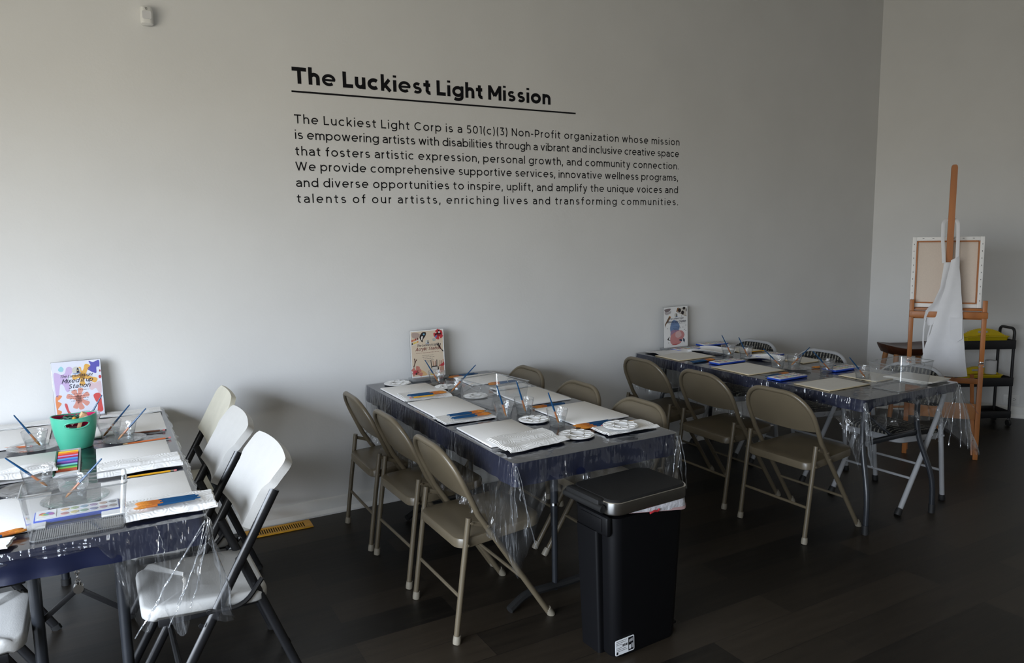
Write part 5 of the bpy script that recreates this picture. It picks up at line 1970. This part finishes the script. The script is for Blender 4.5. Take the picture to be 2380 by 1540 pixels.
# product sticker on the front
TS = Matrix.Translation((-0.130, -0.1195, 0.046)) @ Matrix.Rotation(rad(-2.0), 4, 'X') @ RX
g = G()
g.prism(rrect(0.100, 0.058, 0.006, 4), 0, 0.0012, T=TS)
g.mat = 1
g.prism([(0.018, -0.025), (0.046, -0.025), (0.046, 0.025), (0.018, 0.025)], 0.0012, 0.0014, T=TS)
for k in range(9):
    w_ = 0.0014 if k % 3 else 0.003
    g.prism([(-0.012 + k * 0.0032, -0.001), (-0.012 + k * 0.0032 + w_, -0.001), (-0.012 + k * 0.0032 + w_, 0.008), (-0.012 + k * 0.0032, 0.008)], 0.0012, 0.0014, T=TS)
for k in range(7):
    zz = 0.022 - k * 0.0062
    if k in (3,):
        continue
    g.prism([(-0.044, zz), (0.012 - 0.006 * (k % 2) if k not in (2, 4) else -0.016, zz), (0.012 - 0.006 * (k % 2) if k not in (2, 4) else -0.016, zz + 0.0014), (-0.044, zz + 0.0014)], 0.0012, 0.0014, T=TS)
g.prism(circ(-0.040, -0.021, 0.005, 0.005), 0.0012, 0.0014, T=TS)
g.mat = 0
g.prism([(0.022, -0.020), (0.031, -0.020), (0.031, -0.004), (0.022, -0.004)], 0.0014, 0.0016, T=TS)
g.mat = 2
g.prism([(0.034, -0.018), (0.043, -0.018), (0.043, 0.0), (0.034, 0.0)], 0.0014, 0.0016, T=TS)
g.prism([(0.022, 0.006), (0.042, 0.008), (0.042, 0.020), (0.022, 0.016)], 0.0014, 0.0016, T=TS)
g.build('sticker', ['label_white', 'vinyl_black', 'grey_frame'], t, 0)

# ---------------------------------------------------------------- easel with canvas and apron
E0 = Vector((4.940, 3.100, 0))
ED = Vector((0.5975, -0.8018, 0))
EN = Vector((0.8018, 0.5975, 0))               # away from the camera, the easel's front
TE = Matrix(((ED.x, EN.x, 0, E0.x), (ED.y, EN.y, 0, E0.y), (0, 0, 1, 0), (0, 0, 0, 1)))
t = thing('easel', 'orange wooden studio easel with a tall mast, seen from behind', 'easel')
t.matrix_world = TE
for a in (0.0, 0.436):
    g = G()
    g.box((a, 0, 0.335), (0.030, 0.022, 0.67), 0.002)
    g.box((a, 0.0, 0.890), (0.028, 0.020, 0.43), 0.002)
    lg = g.build('leg', 'easel_wood', t)
    g = G()
    for dx in (-0.012, 0.012):
        g.tube([(a + dx, -0.010, 0.655), (a + dx, -0.016, 0.655)], 0.006, 8)
    g.box((a, -0.0125, 0.683), (0.022, 0.004, 0.012), 0.001)
    g.build('hinge_bolt', 'chrome', lg)
    g = G()
    g.box((0, 0, 0), (0.024, 0.018, 0.58), 0.002, T=Matrix.Translation((a - 0.012 if a > 0.1 else a + 0.012, 0.145, 0.285)) @ Matrix.Rotation(rad(-24), 4, 'X'))
    g.build('rear_leg', 'easel_wood', t)
g = G()
g.box((0.218, -0.024, 1.007), (0.468, 0.022, 0.042), 0.003)
g.tube([(-0.006, -0.034, 1.014), (-0.006, -0.037, 1.014)], 0.004, 8)
g.build('crossbar', 'easel_wood', t)
g = G()
g.box((0.218, 0.022, 1.000), (0.408, 0.022, 0.055), 0.003)
g.box((0.218, 0.052, 1.040), (0.42, 0.06, 0.016), 0.003)
g.build('canvas_ledge', 'easel_wood', t)
g = G()
g.box((0.218, 0, 0.550), (0.41, 0.018, 0.036), 0.002)
g.build('lower_crossbar', 'easel_wood', t)
g = G()
g.box((0.218, 0.02, 0.332), (0.42, 0.016, 0.110), 0.003)
g.build('lower_board', 'pale_orange_wood', t)
g = G()
poly = [(-0.019, 0), (0.019, 0), (0.019, 1.43), (0.016, 1.445), (0.008, 1.452), (-0.008, 1.452), (-0.016, 1.445), (-0.019, 1.43)]
g.prism(poly, -0.009, 0.009, T=Matrix.Translation((0.208, -0.002, 0.565)) @ RX)
g.build('mast', 'easel_wood', t, 0.5)

t = thing('stretched_canvas', 'stretched canvas on the easel, its stapled back toward the room', 'canvas')
t.matrix_world = TE @ Matrix.Translation((0.204, 0.050, 1.050)) @ Matrix.Rotation(rad(-3), 4, 'X')
CW, CH = 0.432, 0.486
g = G()
for sx in (-1, 1):
    g.box((sx * (CW / 2 - 0.013), 0, CH / 2), (0.026, 0.022, CH), 0.002)
for zz in (0.013, CH - 0.013):
    g.box((0, 0, zz), (CW - 0.052, 0.022, 0.026), 0.002)
g.build('folded_edge', 'canvas_white', t)
g = G()
for sx in (-1, 1):
    g.box((sx * (CW / 2 - 0.030), 0.002, CH / 2), (0.010, 0.016, CH - 0.06))
for zz in (0.031, CH - 0.031):
    g.box((0, 0.002, zz), (CW - 0.072, 0.016, 0.010))
g.build('stretcher_bar', 'easel_wood', t, 0)
g = G()
g.box((0, 0.0095, CH / 2), (CW - 0.04, 0.002, CH - 0.04))
g.build('canvas_back', 'canvas_back', t, 0)
g = G()
for k in range(9):
    zz = 0.05 + k * (CH - 0.1) / 8
    for sx in (-1, 1):
        g.box((sx * (CW / 2 - 0.012), -0.0115, zz), (0.003, 0.001, 0.009))
for k in range(6):
    g.box((-0.15 + k * 0.06, -0.0115, CH - 0.011), (0.011, 0.001, 0.003))
g.build('staple', 'dark_leg', t, 0)
t.children[-1]['kind'] = 'stuff'

t = thing('apron', 'white apron hanging by its neck loop from the easel mast', 'apron')
t.matrix_world = TE


def lerp(tab, z):
    for (z0, a0), (z1, a1) in zip(tab, tab[1:]):
        if z <= z0 and z >= z1:
            q = (z0 - z) / (z0 - z1)
            q = q * q * (3 - 2 * q) * 0.4 + q * 0.6
            return a0 + (a1 - a0) * q
    return tab[-1][1]


TL = [(1.380, 0.215), (1.20, 0.190), (1.05, 0.155), (0.90, 0.122), (0.78, 0.085), (0.70, 0.074), (0.594, 0.070)]
TR_ = [(1.380, 0.262), (1.20, 0.282), (1.05, 0.298), (0.90, 0.312), (0.78, 0.325), (0.70, 0.334), (0.594, 0.351)]
g = G()


def apron_front(u, v):
    z = 1.380 - (1.380 - 0.594) * u
    a0, a1 = lerp(TL, z), lerp(TR_, z)
    a = a0 + (a1 - a0) * v
    dep = -0.046 - 0.010 * sin(v * pi) - (0.012 * sin(v * 7 + u * 2.0) * u) - 0.012 * u + 0.006 * noise.noise(Vector((a * 14, z * 5, 2)))
    z2 = z + (0.030 * v if u < 0.05 else 0) - 0.010 * sin(v * 3) * u
    return (a, dep, z2)


g.grid(44, 22, apron_front, th=0.0014)
g.build('skirt', 'apron_cloth', t, 0.9)
TL2 = [(1.366, 0.176), (1.20, 0.162), (1.10, 0.130), (1.03, 0.082), (0.980, 0.074), (0.930, 0.100)]
TR2 = [(1.366, 0.226), (1.20, 0.205), (1.10, 0.185), (1.03, 0.166), (0.980, 0.150), (0.930, 0.125)]
g = G()


def apron_side(u, v):
    z = 1.366 - (1.366 - 0.930) * u
    a0, a1 = lerp(TL2, z), lerp(TR2, z)
    return (a0 + (a1 - a0) * v, -0.036 - 0.006 * sin(v * 4 + u * 3), z)


g.grid(26, 8, apron_side, th=0.0014)
g.build('bib_fold', 'apron_cloth', t, 0.9)
for pts in ([(0.175, -0.042, 1.360), (0.160, -0.032, 1.52), (0.158, -0.022, 1.628), (0.175, -0.004, 1.650), (0.208, 0.014, 1.658), (0.236, -0.004, 1.650), (0.246, -0.022, 1.628), (0.250, -0.034, 1.52), (0.250, -0.046, 1.395)],):
    g = G()
    g.tube(fillet(pts, 0.02, 3), 0.0018, 8, r2=0.0105, up=(0, 1, 0))
    g.build('neck_loop', 'apron_cloth', t, 0.9)
g = G()
g.tube([(0.083, -0.050, 0.985), (0.075, -0.052, 0.90), (0.076, -0.054, 0.82), (0.082, -0.06, 0.74)], 0.0012, 6, r2=0.005, up=(0, 1, 0))
g.tube([(0.118, -0.050, 0.935), (0.104, -0.056, 0.86), (0.100, -0.058, 0.78)], 0.0012, 6, r2=0.005, up=(0, 1, 0))
g.build('waist_tie', 'apron_cloth', t)
g = G()
pk = [(0.228, 0.992), (0.300, 0.990), (0.305, 0.85), (0.275, 0.825), (0.235, 0.85)]
g.prism(pk, 0.070, 0.072, T=RX)
g.build('pocket', 'apron_cloth', t, 0)

# ---------------------------------------------------------------- stool
t = thing('stool', 'dark wooden saddle seat stool with pale orange legs behind the easel', 'stool', (5.68, 3.58, 0), rad(-30))
g = G()
rr = []
for w_, d_, z_ in ((0.30, 0.20, 0.585), (0.40, 0.29, 0.600), (0.455, 0.335, 0.632), (0.462, 0.340, 0.648), (0.440, 0.322, 0.652), (0.36, 0.26, 0.640), (0.20, 0.14, 0.632)):
    rr.append([(x, y, z_ + (0.030 * (x / 0.22) ** 2 if z_ > 0.62 else 0.010 * (x / 0.22) ** 2)) for x, y in rrect(w_, d_, d_ * 0.48, 8)])
g.loft(rr)
g.build('saddle_seat', 'dark_wood', t, 0.9)
for sx in (-1, 1):
    for sy in (-1, 1):
        g = G()
        g.tube([(sx * 0.20, sy * 0.15, 0.0), (sx * 0.13, sy * 0.085, 0.605)], [0.016, 0.021], 10)
        g.build('leg', 'pale_orange_wood', t)
for sy in (-1, 1):
    g = G()
    g.tube([(-0.178, sy * 0.132, 0.18), (0.178, sy * 0.132, 0.18)], 0.010, 8)
    g.build('rung', 'pale_orange_wood', t)

# ---------------------------------------------------------------- utility cart with its trays
RV = Vector((0.872, -0.490, 0))
FV = Vector((0.490, 0.872, 0))
C0 = Vector((6.315, 3.090, 0))                # near right post
TC = Matrix(((RV.x, FV.x, 0, C0.x), (RV.y, FV.y, 0, C0.y), (0, 0, 1, 0), (0, 0, 0, 1)))
t = thing('utility_cart', 'black three-tier rolling cart beside the angled wall', 'cart')
t.matrix_world = TC
CWd, CDp = 0.46, 0.20
for z0 in (0.632, 0.330, 0.070):
    g = G()
    hh = 0.070 if z0 > 0.1 else 0.055
    for dy in (0, CDp):
        g.box((-CWd / 2, dy, z0 + hh / 2), (CWd, 0.012, hh), 0.003)
    for dx in (0, -CWd):
        g.box((dx, CDp / 2, z0 + hh / 2), (0.012, CDp, hh), 0.003)
    g.box((-CWd / 2, CDp / 2, z0 + 0.012), (CWd - 0.012, CDp - 0.012, 0.010))
    g.build('tray', 'cart_black', t)
for dx in (-0.008, -CWd + 0.008):
    for dy in (0.008, CDp - 0.008):
        g = G()
        g.tube([(dx, dy, 0.05), (dx, dy, 0.70)], 0.011, 10)
        g.build('post', 'cart_black', t)
        g = G()
        g.tube([(dx - 0.010, dy, 0.027), (dx + 0.010, dy, 0.027)], 0.026, 14)
        g.build('caster', 'black_rubber', t)
        g = G()
        g.tube([(dx + 0.012, dy, 0.027), (dx + 0.016, dy, 0.027)], 0.010, 8)
        g.box((dx, dy, 0.055), (0.022, 0.016, 0.016), 0.003)
        g.build('caster_bolt', 'chrome', t)
g = G()
g.tube(fillet([(-0.006, 0.012, 0.70), (-0.006, 0.012, 0.795), (-0.006, CDp - 0.012, 0.795), (-0.006, CDp - 0.012, 0.70)], 0.04, 6), 0.011, 10)
g.build('handle', 'cart_black', t)


def caddy(label, dx, z, open_):
    c = thing('tool_caddy', label, 'caddy')
    c.matrix_world = TC @ Matrix.Translation((dx, 0.095, z))
    g = G()
    g.loft([[(x, y, zz) for x, y in rrect(w_, d_, 0.02, 4)] for w_, d_, zz in ((0.315, 0.135, 0.0), (0.335, 0.150, 0.035), (0.350, 0.160, 0.040), (0.350, 0.160, 0.044), (0.33, 0.145, 0.044), (0.31, 0.13, 0.008))])
    g.build('tub', 'yellow_plastic', c)
    g = G()
    arch = [(-0.165, 0.0), (-0.12, 0.035), (-0.06, 0.052), (0.0, 0.056), (0.06, 0.050), (0.12, 0.030), (0.165, 0.0)]
    hole_ = [(-0.045, 0.020), (-0.04, 0.036), (0.04, 0.036), (0.045, 0.020)]
    # handle plate made of strips around its grip hole
    n_ = 22
    for k in range(n_):
        x0_, x1_ = -0.165 + 0.33 * k / n_, -0.165 + 0.33 * (k + 1) / n_
        xm = (x0_ + x1_) / 2
        top_ = 0.056 * max(0.0, 1 - (abs(xm) / 0.168) ** 2.2)
        if abs(xm) < 0.046:
            g.box((xm, 0, 0.044 + 0.009), (x1_ - x0_, 0.02, 0.018))
            g.box((xm, 0, 0.044 + (0.036 + top_) / 2), (x1_ - x0_, 0.02, max(0.004, top_ - 0.036)))
        else:
            g.box((xm, 0, 0.040 + top_ / 2), (x1_ - x0_, 0.02, top_ + 0.006))
    g.build('handle_plate', 'yellow_plastic', c, 0)
    return c


caddy('yellow tool caddy on the top tier of the black cart', -0.205, 0.649 + 0.040, False)
caddy('yellow tool caddy on the middle tier of the black cart', -0.235, 0.347 + 0.030, True)
o = G().lathe([(0.001, 0), (0.040, 0), (0.042, 0.004), (0.042, 0.105), (0.040, 0.108), (0.018, 0.108), (0.018, 0.1), (0.001, 0.1)], 28).build('paper_roll', 'roll_grey', None, 0.7)
o.matrix_world = TC @ Matrix.Translation((-0.140, 0.070, 0.347 + 0.076))
tag(o, 'white paper roll standing on the middle tier caddy', 'paper roll')
o = G().lathe([(0.001, 0), (0.034, 0), (0.036, 0.005), (0.036, 0.100), (0.018, 0.120), (0.016, 0.135), (0.001, 0.136)], 24).build('cream_bottle', 'bottle_cream', None, 0.7)
o.matrix_world = TC @ Matrix.Translation((-0.385, 0.150, 0.650))
tag(o, 'cream bottle on the top tier of the black cart behind the apron', 'bottle')
